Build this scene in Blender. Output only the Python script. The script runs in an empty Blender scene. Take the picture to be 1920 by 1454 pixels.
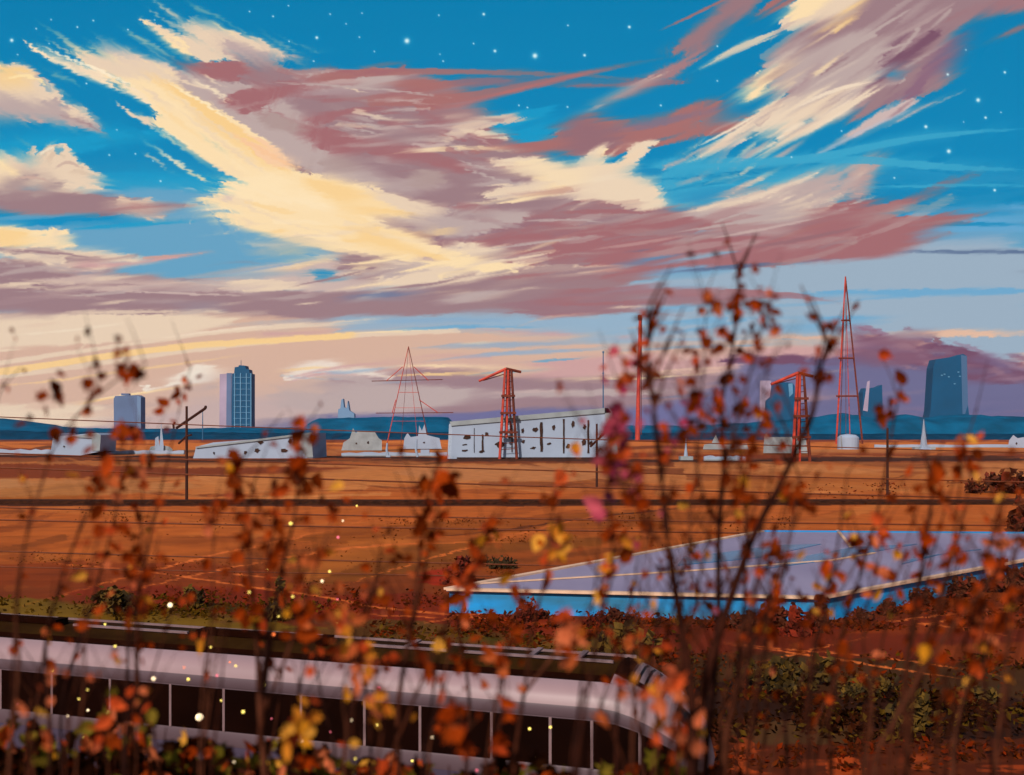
import bpy, bmesh, math, random
import numpy as np
from mathutils import Vector, Matrix
rad = math.radians
scene = bpy.context.scene
COL = scene.collection
np.seterr(all='ignore')
# ---------- camera, world, sun, exposure ----------
CZ_ = 8.3            # camera height over the plain, metres
F = 1900.0           # focal length in photograph pixels; horizon on photograph row 815
cd = bpy.data.cameras.new('camera'); cam = bpy.data.objects.new('camera', cd); COL.objects.link(cam)
cam.location = (0, 0, CZ_); cam.rotation_euler = (rad(90), 0, 0)
cd.sensor_width = 36; cd.lens = 36 * F / 1920; cd.shift_y = 88 / 1920
cd.clip_start = 0.05; cd.clip_end = 20000
cd.dof.use_dof = True; cd.dof.focus_distance = 90; cd.dof.aperture_fstop = 2.1
scene.camera = cam
world = bpy.data.worlds.new('World'); scene.world = world; world.use_nodes = True
wn = world.node_tree; wn.nodes.clear()
wo = wn.nodes.new('ShaderNodeOutputWorld'); wb = wn.nodes.new('ShaderNodeBackground'); ws = wn.nodes.new('ShaderNodeTexSky')
ws.sky_type = 'NISHITA'; ws.sun_disc = False; ws.sun_elevation = rad(34); ws.sun_rotation = rad(202)
wb.inputs['Strength'].default_value = 0.08
wn.links.new(ws.outputs[0], wb.inputs[0]); wn.links.new(wb.outputs[0], wo.inputs[0])
sd_ = bpy.data.lights.new('sun', 'SUN'); sun = bpy.data.objects.new('sun', sd_); COL.objects.link(sun)
sd_.energy = 4.2; sd_.angle = rad(0.5); sd_.color = (1.0, 0.90, 0.80)
SUNDIR = Vector((math.sin(rad(202)) * math.cos(rad(34)), math.cos(rad(202)) * math.cos(rad(34)), math.sin(rad(34))))  # towards the sun: behind and to the left
sun.rotation_euler = SUNDIR.to_track_quat('Z', 'Y').to_euler()
scene.view_settings.view_transform = 'Standard'; scene.view_settings.look = 'None'
scene.view_settings.exposure = 0.0; scene.view_settings.gamma = 1.0
scene.render.resolution_x = 1024; scene.render.resolution_y = 775
scene.render.engine = 'CYCLES'

def at(px, py, D):          # the point that stands D metres ahead and shows at photograph pixel (px, py)
    return Vector(((px - 960) / F * D, D, CZ_ + (815 - py) / F * D))
def gnd(px, py, z=0.0):     # the same for a point at height z
    D = (CZ_ - z) * F / (py - 815)
    return Vector(((px - 960) / F * D, D, z))
# colours and strengths tuned against the photograph (sRGB 0..255 unless noted)
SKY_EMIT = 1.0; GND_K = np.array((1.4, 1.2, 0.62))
HILL_C = (8, 88, 122); HILL_D = (8, 58, 84); TOWER_C = (2, 72, 108); WALL_C = (146, 158, 178); TRAIN_C = (148, 121, 124)  # hill and tower blues carry distance haze in the base colour
HAZE_C = (0.5, 0.62, 0.9); HAZE_D = 0.000022
# ---------- brush painter: colours the points of a grid (sky dome or field) ----------
def s2l(c):
    c = np.asarray(c, float) / 255.0
    return np.where(c <= 0.04045, c / 12.92, ((c + 0.055) / 1.055) ** 2.4)

def _hash(ix, iy, seed):
    h = (ix * 374761393 + iy * 668265263 + seed * 1442695041) & 0xffffffff
    h = ((h ^ (h >> 13)) * 1274126177) & 0xffffffff
    return ((h ^ (h >> 16)) & 0xffff) / 65535.0

def vnoise(x, y, seed=0):
    fx, fy = np.floor(x), np.floor(y)
    ix, iy = fx.astype(np.int64), fy.astype(np.int64)
    u, v = x - fx, y - fy
    u = u * u * (3 - 2 * u); v = v * v * (3 - 2 * v)
    a, b = _hash(ix, iy, seed), _hash(ix + 1, iy, seed)
    c, d = _hash(ix, iy + 1, seed), _hash(ix + 1, iy + 1, seed)
    return (a * (1 - u) + b * u) * (1 - v) + (c * (1 - u) + d * u) * v

def pts_of(s):
    return np.array([[float(q) for q in p.split(',')] for p in s.split()])

class Canvas:
    def __init__(self, xs, ys, base):
        self.xs, self.ys = xs, ys
        self.c = np.empty((len(ys), len(xs), 3)); self.c[:] = base
        self.k = 0; self.feather = 0
        self.rng = np.random.default_rng(7)

    def box(self, x0, y0, x1, y1):
        i0, i1 = np.searchsorted(self.xs, [x0, x1]); j0, j1 = np.searchsorted(self.ys, [y0, y1])
        if i1 <= i0 or j1 <= j0: return None
        X, Y = np.meshgrid(self.xs[i0:i1], self.ys[j0:j1])
        return (slice(j0, j1), slice(i0, i1)), X, Y

    def blend(self, sl, al, col):
        al = al[..., None]
        self.c[sl] = self.c[sl] * (1 - al) + np.asarray(col, float) * al

    def poly(self, pts, col, ang=0, A=18, L=90, W=7, soft=2.0, a=1.0, rough=4, fade=0, smooth=True):
        # filled shape whose edge is dragged along the direction ang like dry bristles
        if isinstance(pts, str): pts = pts_of(pts)
        self.k += 1; k = self.k
        if smooth:
            q = np.roll(pts, -1, 0)
            pts = np.stack([pts * .78 + q * .22, pts * .22 + q * .78], 1).reshape(-1, 2)
        m = A + rough + soft
        b = self.box(pts[:, 0].min() - m, pts[:, 1].min() - m, pts[:, 0].max() + m, pts[:, 1].max() + m)
        if b is None: return
        sl, X, Y = b
        ca, sa = math.cos(math.radians(ang)), math.sin(math.radians(ang))
        s, t = X * ca + Y * sa, -X * sa + Y * ca
        n = (vnoise(s / L, t / W, k) * .65 + vnoise(s / (L * .4), t / (W * .35), k + 50) * .35 - .5) * 2
        r = (vnoise(X / 14, Y / 9, k + 9) * .6 + vnoise(X / 4, Y / 3.5, k + 19) * .4 - .5) * 2 * rough
        PX = X + n * A * ca + r; PY = Y + n * A * sa + r * .7
        inside = np.zeros(X.shape, bool); d2 = np.full(X.shape, 1e18)
        for (x0, y0), (x1, y1) in zip(pts, np.roll(pts, -1, 0)):
            ex, ey = x1 - x0, y1 - y0; l2 = ex * ex + ey * ey + 1e-9
            h = np.clip(((PX - x0) * ex + (PY - y0) * ey) / l2, 0, 1)
            d2 = np.minimum(d2, (PX - x0 - h * ex) ** 2 + (PY - y0 - h * ey) ** 2)
            if y0 != y1:
                c = ((y0 > PY) != (y1 > PY)) & (PX < ex * (PY - y0) / (ey if ey else 1e-9) + x0)
                inside ^= c
        sd = np.sqrt(d2) * np.where(inside, 1, -1)
        sv = soft * (1 + self.feather * np.clip(vnoise(s / (L * .8) + 9, t / (W * 2.2), k + 33) * 2.4 - 1.1, 0, 1))      # some of the rim melts away, some stays crisp
        al = np.clip(.5 + sd / sv, 0, 1) if self.feather == 0 else np.clip(.5 * soft / sv + .15 * (sv > soft * 1.5) + sd / sv, 0, 1)
        if fade: al = al * np.clip(sd / fade + .15, 0, 1)
        self.blend(sl, al * a, col)

    def stroke(self, pts, w, col, a=1.0, dry=.4, taper='both', soft=1.2):
        if isinstance(pts, str): pts = pts_of(pts)
        self.k += 1; k = self.k
        for _ in range(2 if len(pts) > 2 else 0):
            q = [pts[0]]
            for p0, p1 in zip(pts[:-1], pts[1:]): q += [p0 * .75 + p1 * .25, p0 * .25 + p1 * .75]
            pts = np.array(q + [pts[-1]])
        m = w + soft + 1
        b = self.box(pts[:, 0].min() - m, pts[:, 1].min() - m, pts[:, 0].max() + m, pts[:, 1].max() + m)
        if b is None: return
        sl, X, Y = b
        seg = np.hypot(*np.diff(pts, axis=0).T); cum = np.r_[0, np.cumsum(seg)]; tot = cum[-1] + 1e-9
        best = np.full(X.shape, 1e18); S = np.zeros(X.shape); T = np.zeros(X.shape)
        for i in range(len(pts) - 1):
            (x0, y0), (x1, y1) = pts[i], pts[i + 1]; ex, ey = x1 - x0, y1 - y0; l = seg[i] + 1e-9
            h = np.clip(((X - x0) * ex + (Y - y0) * ey) / l / l, 0, 1)
            dx, dy = X - x0 - h * ex, Y - y0 - h * ey; d = dx * dx + dy * dy
            mk = d < best
            best = np.where(mk, d, best); S = np.where(mk, cum[i] + h * l, S)
            T = np.where(mk, np.sign(ex * dy - ey * dx) * np.sqrt(d), T)
        u = S / tot
        pr = {'both': np.clip(np.sin(np.pi * np.clip(u, 0, 1)), 0, 1) ** .85,
              'end': np.clip(1 - u, 0, 1) ** .75, 'start': np.clip(u, 0, 1) ** .75, 'none': np.ones_like(u)}[taper]
        hw = w * .5 * pr
        n = vnoise(T / max(1.6, w * .11) + 77, S / (22 + w * 4), k) * .7 + vnoise(X / 5, Y / 4, k + 5) * .3
        edge = np.clip({'both': np.abs(u - .5) * 2, 'end': u, 'start': 1 - u, 'none': u * .6}[taper], 0, 1)
        fd = {'both': 1 - edge ** 4, 'end': 1 - edge ** 2.5, 'start': 1 - edge ** 2.5, 'none': 1}[taper]
        al = np.clip((hw - np.abs(T)) / soft + .5, 0, 1)
        al *= np.clip((n - dry * (edge ** 1.5) * 1.1) * 5 + .5, 0, 1) * fd
        self.blend(sl, al * a, col)

    def scatter(self, pts, n, ln, w, cols, ang=0, jit=6, a=.8, dry=.6, bend=.12):
        if isinstance(pts, str): pts = pts_of(pts)
        R = self.rng; x0, y0 = pts.min(0); x1, y1 = pts.max(0); done = 0; tries = 0
        while done < n and tries < n * 40:
            tries += 1
            x, y = R.uniform(x0, x1), R.uniform(y0, y1); ins = False
            for (ax, ay), (bx, by) in zip(pts, np.roll(pts, -1, 0)):
                if (ay > y) != (by > y) and x < (bx - ax) * (y - ay) / (by - ay) + ax: ins = not ins
            if not ins: continue
            done += 1
            an = math.radians((ang(x, y) if callable(ang) else ang) + R.normal() * jit); L = ln * R.uniform(.5, 1.5) / 2
            c, s = math.cos(an), math.sin(an); bd = L * bend * R.normal()
            p = np.array([[x - c * L, y - s * L], [x - s * bd, y + c * bd], [x + c * L, y + s * L]])
            self.stroke(p, w * R.uniform(.4, 1.5), cols[R.integers(len(cols))], a * R.uniform(.6, 1), dry, ('both', 'end', 'start')[R.integers(3)])

    def flow(self, amp, cell, ang, L, W):
        # drag the finished paint a little along its streaks so that borders break up
        X, Y = np.meshgrid(self.xs, self.ys)
        a = math.radians(ang)
        s, t = X * math.cos(a) + Y * math.sin(a), -X * math.sin(a) + Y * math.cos(a)
        n = (vnoise(s / L, t / W, 991) - .5) * 2 * amp
        i = np.clip(np.searchsorted(self.xs, X + n * math.cos(a)), 0, len(self.xs) - 1)
        j = np.clip(np.searchsorted(self.ys, Y + n * math.sin(a)), 0, len(self.ys) - 1)
        self.c = self.c[j, i]

    def smear(self, ang, reach, seed, lo=.42, hi=.62):
        # wet-brush feathering: in some patches the paint is averaged along its local direction
        X, Y = np.meshgrid(self.xs, self.ys); a = np.radians(ang(X, Y)); ca, sa = np.cos(a), np.sin(a)
        s, t = X * ca + Y * sa, -X * sa + Y * ca
        m = np.clip((vnoise(s / 120, t / 22, seed) * .6 + vnoise(s / 60, t / 7, seed + 1) * .4 - lo) / (hi - lo), 0, 1)[..., None]
        acc = np.zeros_like(self.c); tot = 0
        for k in np.linspace(-1, 1, 13):
            w = 1 - abs(k) * .7; i = np.clip(np.searchsorted(self.xs, X + k * reach * ca), 0, len(self.xs) - 1); j = np.clip(np.searchsorted(self.ys, Y + k * reach * sa), 0, len(self.ys) - 1)
            acc += self.c[j, i] * w; tot += w
        self.c = self.c * (1 - m) + acc / tot * m
# ---------- the sky: blue evening air, streaked clouds, stars ----------
DB = (11, 126, 176); MBL = (18, 136, 186); CY = (28, 155, 200); CZ = (62, 166, 202); LB = (104, 163, 196); GB = (156, 176, 194)
SB = (102, 167, 208); CR = (234, 208, 181); YE = (253, 223, 176); YO = (250, 208, 143); LM = (190, 168, 164); MM = (158, 126, 131)
TM = (178, 152, 148); RM = (165, 108, 112); RO = (170, 112, 110); DM = (126, 86, 106); PE = (217, 178, 156); PP = (108, 105, 140); MW = (200, 172, 166)
PI = (207, 160, 158); BM = (104, 118, 152); DS = (96, 112, 142)
def paint_sky(dense):
    st = 1.55 if dense else 3.2
    def grow(a, far, n): return a * (far / a) ** (np.arange(1, n + 1) / n)
    xs = np.r_[960 - 1010 - (grow(8, 8000, 34)[::-1]), np.arange(-50, 1970, st), 1970 + grow(8, 8000, 34)]
    ys = np.r_[-40 - grow(8, 6000, 34)[::-1], np.arange(-40, 842, st)]
    K = Canvas(xs, ys, (0, 0, 0))
    P, S, C = K.poly, K.stroke, K.scatter; K.feather = 9
    # air: vertical bands
    X, Y = np.meshgrid(xs, ys)
    bands = [(-6000, (8, 84, 140)), (-600, (9, 108, 160)), (0, DB), (300, MBL), (400, (64, 152, 192)), (470, LB), (560, (140, 172, 196)), (610, GB), (640, PE), (700, PI), (730, MM), (770, PP), (850, PP)]
    yy = Y + 30 * (vnoise(X / 300, Y / 14, 3) - .5)
    for c in range(3): K.c[..., c] = np.interp(yy, [b[0] for b in bands], [b[1][c] for b in bands])
    for side in (-1, 1):                      # beyond the frame: more of the same streaked cloud
        q = pts_of("1000,300 1500,180 2600,120 5200,200 7600,60 7600,640 5000,560 3000,620 1800,580 1050,560"); q[:, 0] = 960 + side * q[:, 0]
        P(q, MM, 4 * side, 60, 500, 40, 6); P(q * np.array([1, .5]) + np.array([0, 60]), LM, 6 * side, 60, 500, 40, 6)
        C(q, 90, 900, 46, [CR, LM, MM, RM, YE, SB], -4 * side)
    P("-3000,-1500 -900,-1900 700,-1500 2400,-2100 4200,-1300 2800,-900 1400,-1100 400,-800 -1200,-600", LM, -15, 300, 700, 60, 20, .8)
    P("-1500,-600 200,-700 900,-420 2300,-700 3400,-300 2500,-120 1500,-220 600,-160 -600,-260", MM, -12, 160, 600, 40, 12, .7)
    # left blue lower + cyan passes
    P("-60,330 210,340 420,335 500,420 640,470 640,540 300,545 0,470 -60,440", LB, -2, 60, 160, 9, 10)
    P("-60,262 60,232 200,238 330,246 300,262 150,285 120,320 -60,318", CY, -5, 50, 150, 8, 8, .9)
    S("150,275 260,262 380,250", 12, (24, 146, 192), .8)
    P("190,325 300,322 470,330 460,356 330,372 180,352", CY, 0, 40, 120, 6, 5, .8)
    P("200,352 330,356 440,370 430,470 250,440 190,380", LB, 0, 40, 120, 6, 8, .9)
    P("-60,398 80,390 210,404 330,414 330,424 150,432 120,426 -60,424", (20, 142, 192), 0, 30, 100, 5, 3)
    S("-40,414 60,408 180,402", 10, LB, .8); S("120,432 220,424 380,416", 7, CY, .8)
    # right blue: long thin cirrus
    P("1200,300 1420,296 1560,300 1700,312 1500,345 1330,360 1290,392 1230,396 1240,330", CZ, -6, 50, 160, 7, 6, .9)
    P("1380,420 1640,330 1960,350 1960,400 1700,420", (16, 134, 184), -6, 40, 160, 8, 6, .9)
    S("1180,318 1500,305 1700,262 1800,250 1960,240", 15, CZ, .9, .3); S("1300,300 1450,302 1620,300 1760,314 1960,322", 17, CZ, .85, .3)
    S("1560,358 1700,350 1850,348 1960,350", 7, CZ, .7, .3); S("1200,342 1420,324 1600,296 1700,290", 9, (16, 130, 180), .9)
    S("1230,364 1350,340 1500,330", 8, (16, 130, 180), .6)
    P("840,262 900,226 1010,200 1060,226 1050,262 1000,280 900,276", CY, -18, 50, 110, 7, 8, .85)
    S("900,262 980,240 1090,200", 9, (18, 138, 188), .6)
    P("1650,412 1760,394 1960,380 1960,440 1800,436 1660,440", SB, -3, 50, 160, 6, 6, .9)
    S("1580,428 1760,420 1960,424", 9, (30, 140, 188), .9); S("1650,400 1800,392 1960,402", 7, (90, 150, 190), .4)
    # right grey-blue air 440..640
    P("1100,560 1180,525 1420,505 1600,470 1960,432 1960,700 1500,700 1100,690", GB, -2, 40, 260, 8, 5)
    P("1500,468 1620,446 1760,436 1960,434 1960,458 1600,462", (112, 162, 196), -2, 40, 160, 5, 3, .7)
    S("1500,478 1650,472 1800,474 1960,474", 8, (92, 112, 145), .95, .2, 'start'); S("1430,498 1560,485 1680,476", 5, (98, 112, 146), .8)
    C("1120,585 1500,560 1700,550 1700,560 1500,600 1120,615", 12, 260, 10, [SB, (118, 170, 204)], -1, 2, .6)
    P("1420,557 1580,545 1960,541 1960,552 1640,560 1480,563", SB, -1, 50, 220, 5, 3, .8)
    P("1440,612 1600,592 1700,596 1620,622 1460,624", SB, -1, 50, 160, 6, 4, .9)
    # peach / pink / violet bands to the horizon
    P("500,628 900,622 1100,640 1400,628 1600,632 1600,700 1200,710 900,700 560,700", PE, -1, 40, 240, 6, 4)
    P("1640,624 1800,620 1960,622 1960,632 1700,634 1620,640", (228, 186, 160), -1, 40, 140, 4, 2)
    P("1000,672 1200,664 1420,652 1700,650 1700,700 1300,700 1000,716", PI, -3, 50, 200, 6, 4, .9)
    P("500,706 800,690 1000,712 1200,706 1450,700 1450,790 500,790", MM, 0, 50, 260, 7, 6)
    P("500,716 700,722 860,726 980,744 820,764 600,784 480,784", LM, 2, 60, 200, 7, 6)
    P("860,738 1150,730 1330,732 1180,744 960,748", LM, -1, 40, 160, 5, 4, .9)
    P("620,776 680,778 700,772 820,778 900,776 920,770 1070,770 1200,766 1300,745 1500,740 1500,830 600,830", (111, 108, 150), 0, 30, 160, 5, 2)
    P("-60,590 200,590 420,585 640,590 640,690 560,800 200,800 -60,800", PE, -3, 20, 300, 9, 6)
    P("-60,590 60,590 240,580 400,588 470,598 330,634 150,648 40,652 -60,658", CR, -6, 40, 260, 8, 4)
    P("-60,660 30,652 60,658 -60,666", CR, -4, 20, 100, 4, 2)
    S("-60,692 200,652 480,616 700,604", 8, CR, .9, .15, 'none'); S("-60,715 150,690 380,655 640,630 860,622", 9, CR, .85, .15, 'none')
    S("-60,708 120,682 300,655 480,642 660,630", 12, YO, .95, .15, 'none'); S("-60,730 100,716 300,690 480,664", 5, YO, .6, .4)
    S("100,770 220,745 380,722", 4, YO, .9, .4); S("100,762 230,742 330,730", 3, YE, .8); S("640,628 760,622 860,618", 3, YE, .9)
    S("150,662 158,650 162,640", 2, CR, 1, 0, 'none')
    P("-60,762 60,758 190,762 225,764 225,800 120,806 60,798 -60,800", CR, 0, 20, 100, 6, 8)
    P("190,775 420,728 560,725 600,810 150,812", MW, 0, 30, 160, 10, 10)
    P("262,722 272,722 296,732 335,702 370,684 408,688 412,716 380,724 330,722 280,742", (242, 226, 208), -20, 8, 40, 4, 2); P("300,746 380,708 410,700 410,750", LM, -18, 14, 80, 5, 10, .7)
    P("525,712 560,686 600,674 625,676 640,684 690,690 740,705 750,715 690,706 640,712 600,704 560,716", (238, 220, 204), -6, 12, 50, 4, 2)
    P("520,716 640,700 740,715 790,745 800,780 520,780", LM, 8, 30, 120, 6, 10, .9); S("520,700 580,690 640,692", 5, YO, .8)
    P("90,690 180,686 210,700 190,716 140,714 100,706", PE, 0, 10, 60, 5, 4, .3)
    for s_, w_, c_ in (("560,612 800,600 1000,606 1200,600", 8, (140, 172, 200)), ("700,622 900,612 1080,616", 6, SB), ("860,618 1000,604 1140,604 1230,616 1230,640 1000,640", 14, (150, 176, 198)),
                       ("760,655 900,648 1130,646", 11, (150, 170, 192)), ("800,680 930,664 1150,656", 8, (150, 172, 196)), ("990,680 1050,676 1100,672", 5, LB), ("1130,660 1300,652 1480,646", 5, (140, 168, 192)), ("1110,640 1400,636 1560,640", 4, (150, 176, 198)),
                       ("690,690 860,686 1010,698", 5, YE), ("700,706 880,700 1030,712", 5, YO), ("1000,712 1200,712 1350,700", 4, YE), ("880,704 980,698 1030,698", 3, LB), ("1000,690 1300,680 1500,668", 3, PI), ("1050,720 1300,690 1500,690", 3, (228, 190, 165)),
                       ("1180,748 1300,745 1420,735", 4, BM), ("900,740 1000,734 1100,736", 4, MW)): S(s_, w_, c_, .85, .35)
    P("880,606 1040,594 1240,580 1240,626 1100,632 1000,628 900,616", (150, 178, 200), -1, 50, 200, 6, 4, .9)
    # right violet storm bank
    P("1290,780 1380,690 1400,668 1470,672 1560,674 1600,660 1660,670 1760,660 1860,680 1960,700 1960,850 1290,850", (110, 106, 142), 0, 30, 160, 6, 4)
    P("1400,664 1440,672 1480,668 1530,668 1600,655 1680,640 1740,640 1800,650 1860,670 1960,690 1960,720 1840,722 1800,712 1700,690 1600,684 1480,684 1340,682", (118, 76, 100), 4, 24, 90, 6, 5)
    P("1590,612 1640,620 1680,632 1700,640 1740,640 1760,668 1720,690 1640,690 1600,674", (132, 88, 108), 14, 16, 60, 7, 3, 1, 7)
    P("1660,636 1740,625 1760,640 1720,652", (184, 140, 136), -3, 20, 80, 5, 8, .8)
    S("1580,610 1640,618 1690,640", 10, (150, 116, 138), .8); S("1690,612 1720,628 1755,646", 14, (140, 100, 116), .9); S("1745,622 1752,632 1768,652", 9, (140, 96, 108), .9)
    S("1770,638 1820,650 1900,690 1960,700", 9, (150, 126, 148), .8); S("1880,664 1905,670 1960,678", 9, (140, 104, 124), .9, .2)
    C("1600,620 1740,640 1900,690 1960,720 1700,690 1600,670", 22, 90, 9, [(150, 112, 130), (132, 92, 112), (164, 124, 134), (122, 100, 132)], 6, 12, .7)
    P("1500,735 1620,738 1700,738 1760,732 1640,746 1520,756 1420,766 1460,745", (158, 128, 140), -3, 30, 120, 5, 4)
    P("1540,744 1700,742 1800,746 1960,742 1960,800 1500,800", (108, 104, 140), -2, 30, 120, 5, 6, .9); C("1420,740 1960,700 1960,790 1420,790", 14, 160, 7, [(120, 110, 146), (100, 98, 138), (140, 112, 136)], -3, 4, .6)
    # ---- left small clouds
    P("-60,120 10,122 30,120 60,124 78,145 110,165 118,180 116,190 140,198 155,195 165,215 190,240 200,252 170,248 130,236 60,230 -60,226", LM, 15, 8, 50, 5, 2)
    P("-60,120 20,118 60,124 72,145 110,165 118,182 100,190 80,195 50,190 0,175 -60,185", CR, 25, 8, 40, 5, 2, 1, 7); P("-60,124 40,126 66,138 70,155 40,162 0,165 -60,165", YO, 10, 6, 40, 6, 6, .9)
    P("120,205 150,196 165,210 185,238 160,228 130,222", CR, 30, 10, 40, 4, 3); P("68,140 104,168 100,178 82,168", (140, 168, 180), 40, 5, 30, 4, 3, .8); S("100,215 150,226 205,254", 5, MM, .7); S("168,205 180,224 200,248", 9, MW, .5)
    P("-60,345 40,350 130,350 200,365 300,382 370,384 350,392 300,402 220,408 110,406 -60,398", MM, 3, 26, 90, 5, 3)
    P("-60,284 20,285 34,300 50,300 56,275 66,274 66,300 90,270 115,268 140,280 152,310 190,325 198,350 190,362 110,365 60,352 -60,360", CR, -30, 9, 40, 6, 2, 1, 6)
    P("-60,290 10,288 30,310 40,330 20,340 -60,344", YE, 0, 6, 40, 6, 6); P("-60,345 40,330 60,320 110,330 112,362 60,372 -60,372", TM, -20, 16, 60, 6, 8)
    for s_ in ("70,320 72,296 96,274 120,280", "96,330 90,300 106,284 128,300", "56,318 54,290 66,272", "120,330 150,320 180,335"): S(s_, 10, (218, 190, 165), .7)
    P("100,276 120,272 116,290 104,290", (80, 160, 190), 0, 3, 20, 4, 3, .8)
    P("215,388 228,366 240,372 258,380 284,368 290,386 310,402 314,418 290,418 240,404 214,400", (222, 190, 168), 20, 6, 40, 5, 3); C("200,385 370,382 330,410 200,408", 10, 60, 7, [RM, MM, LM], 5)
    P("-60,425 10,428 28,424 60,432 90,434 100,426 108,434 132,432 136,450 150,460 140,468 60,468 -60,464", YE, -10, 6, 40, 5, 2, 1, 6); P("-60,436 30,428 60,440 50,466 -60,466", YO, 0, 6, 40, 5, 4, .8); P("96,440 110,424 118,446 104,462", CR, 0, 4, 20, 4, 3)
    # ---- lower left long mauve band
    P("-60,486 60,486 140,498 240,512 360,528 480,545 640,548 800,545 960,548 1100,560 1200,572 1160,590 1000,592 900,590 760,595 640,592 610,608 560,600 420,592 240,590 120,592 -60,606", MM, 2, 50, 240, 7, 4)
    P("-60,466 60,464 150,462 220,476 300,488 260,500 180,506 130,518 60,490 -60,488", CR, 5, 26, 110, 6, 4); P("150,480 200,492 256,494 300,480 390,474 392,478 310,492 240,502 180,514 130,510", PI, -3, 14, 90, 4, 2)
    S("270,486 330,480 390,475 420,473", 5, (205, 160, 150), .95, .2, 'end'); C("-60,470 160,466 240,500 100,520 -60,486", 14, 90, 8, [CR, LM, MM], 6, 5)
    P("0,466 50,470 52,480 0,474", MM, 6, 8, 30, 3, 2); P("84,482 140,488 155,500 120,492", MM, 10, 8, 30, 3, 2)
    P("60,530 150,515 220,512 360,520 480,536 560,548 330,546 160,548", (206, 178, 168), -1, 60, 160, 6, 6, .95)
    C("60,510 560,530 640,560 300,560 60,550", 16, 180, 7, [CR, LM, MM, CR], 1, 3, .8)
    S("18,534 40,534 120,530", 6, CR, .9, .2, 'end'); S("-60,580 60,560 200,540", 14, (166, 134, 138), .6)
    for s_ in ("180,571 200,570 250,566", "200,570 215,568 235,569", "340,586 380,585 440,588", "420,572 440,571 450,573", "100,588 160,586 240,584", "30,536 40,534 60,533", "120,590 300,584 380,586", "560,572 590,570 600,569"): S(s_, 5, CR, .8, .5)
    P("380,524 460,505 560,490 640,486 700,490 800,520 760,540 640,550 560,546 480,552 330,545", (205, 180, 172), -4, 50, 150, 6, 4)
    P("400,540 440,526 500,524 560,532 600,538 560,546 470,548", CR, -2, 20, 80, 4, 2); P("420,516 520,500 600,484 640,480 600,496 500,512", CR, -7, 26, 120, 4, 3)
    # ---- the great wing
    P("300,140 360,118 470,112 555,134 620,128 760,128 850,150 905,200 940,262 1010,285 1120,330 1250,400 1330,404 1500,440 1480,500 1300,500 1180,530 1200,580 960,560 760,545 640,520 620,460 560,330 400,240 290,190", MM, 12, 26, 130, 7, 3)
    P("900,420 1000,395 1250,390 1480,400 1640,390 1740,420 1830,404 1760,440 1700,480 1560,492 1440,500 1300,505 1190,520 1130,545 980,520 900,480", RM, -8, 40, 150, 7, 4)
    # blue gaps low middle
    P("380,450 430,415 480,440 540,455 610,470 640,482 560,492 450,500 340,524 300,520 200,512 260,498 400,480", LB, -8, 10, 120, 5, 3)
    # light mauve body
    P("250,170 330,130 420,150 520,160 560,210 620,270 700,330 760,372 740,400 640,350 520,290 460,250 380,210", LM, 32, 28, 120, 7, 3)
    P("560,130 740,135 760,150 720,168 590,178 560,176", LM, 4, 24, 90, 6, 3); P("600,270 720,330 840,340 860,360 760,380 720,374 600,330", LM, 20, 24, 80, 6, 3, .8)
    C("480,150 760,150 860,260 900,340 760,360 560,240", 40, 120, 11, [MM, LM, TM, RM, MM], 14, 9, .6)
    P("325,118 380,116 470,118 480,130 440,156 400,152 350,132", RM, 6, 22, 70, 5, 2)
    P("420,190 470,165 560,148 665,148 660,164 580,172 520,190 480,215 430,205", RM, -12, 26, 100, 6, 3); P("505,205 560,230 640,245 690,275 660,300 620,290 570,262 530,240", RM, 28, 16, 70, 6, 2)
    P("560,225 640,205 760,195 780,205 640,225 590,240", RM, -6, 22, 90, 5, 3, .9); P("620,245 700,262 760,270 860,300 900,330 820,318 700,296", RM, 16, 26, 90, 5, 2, .9)
    P("765,325 790,316 830,324 838,345 800,362 770,350", TM, 0, 6, 30, 6, 2); P("590,300 640,290 680,310 660,330 620,324", TM, 15, 10, 40, 6, 2); P("480,200 560,230 580,250 540,252 490,240", TM, 20, 12, 60, 6, 2)
    P("770,365 900,340 900,360 830,395 780,385", MM, -20, 16, 70, 6, 3); P("700,350 800,370 900,375 880,400 760,395 690,365", MM, 14, 20, 80, 6, 3)
    # rosy streamers to the right top
    S("590,150 700,134 960,137 1140,145 1290,155", 16, RO, .95, .25, 'end'); P("605,124 620,122 640,132 690,134 740,130 760,120 768,136 700,144 620,142", RM, 0, 5, 30, 4, 2)
    S("700,190 860,188 1000,160 1150,128 1260,108 1300,104", 22, RO, .95, .3, 'end'); S("800,215 900,190 1010,160 1190,120", 10, (190, 112, 108), .8)
    P("830,148 900,140 1100,150 1240,148 1290,158 1200,166 1090,164 960,162 860,168", (150, 110, 120), 0, 40, 140, 5, 4, .85)
    P("740,150 830,150 860,164 800,178 790,190 740,186", RO, -4, 16, 60, 5, 2); P("760,190 830,178 870,182 830,205 790,212", RO, -10, 22, 90, 5, 2)
    # tall diagonal streamer
    P("1260,96 1300,50 1350,10 1370,-40 1460,-50 1420,20 1370,50 1330,100 1290,108", (155, 120, 126), -48, 22, 120, 6, 3); P("1395,40 1460,-5 1500,-30 1530,-30 1460,20", RO, -33, 18, 100, 5, 3)
    S("1420,40 1475,10 1520,-20", 8, RO, .9); P("1020,262 1080,225 1150,180 1200,150 1290,105 1320,95 1300,125 1240,160 1170,190 1110,212 1060,245", (165, 125, 130), -32, 28, 130, 5, 3)
    S("1015,268 1090,220 1180,165 1270,122", 7, MW, .8, .5); S("1100,215 1200,160 1270,128", 4, CR, .7)
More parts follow.
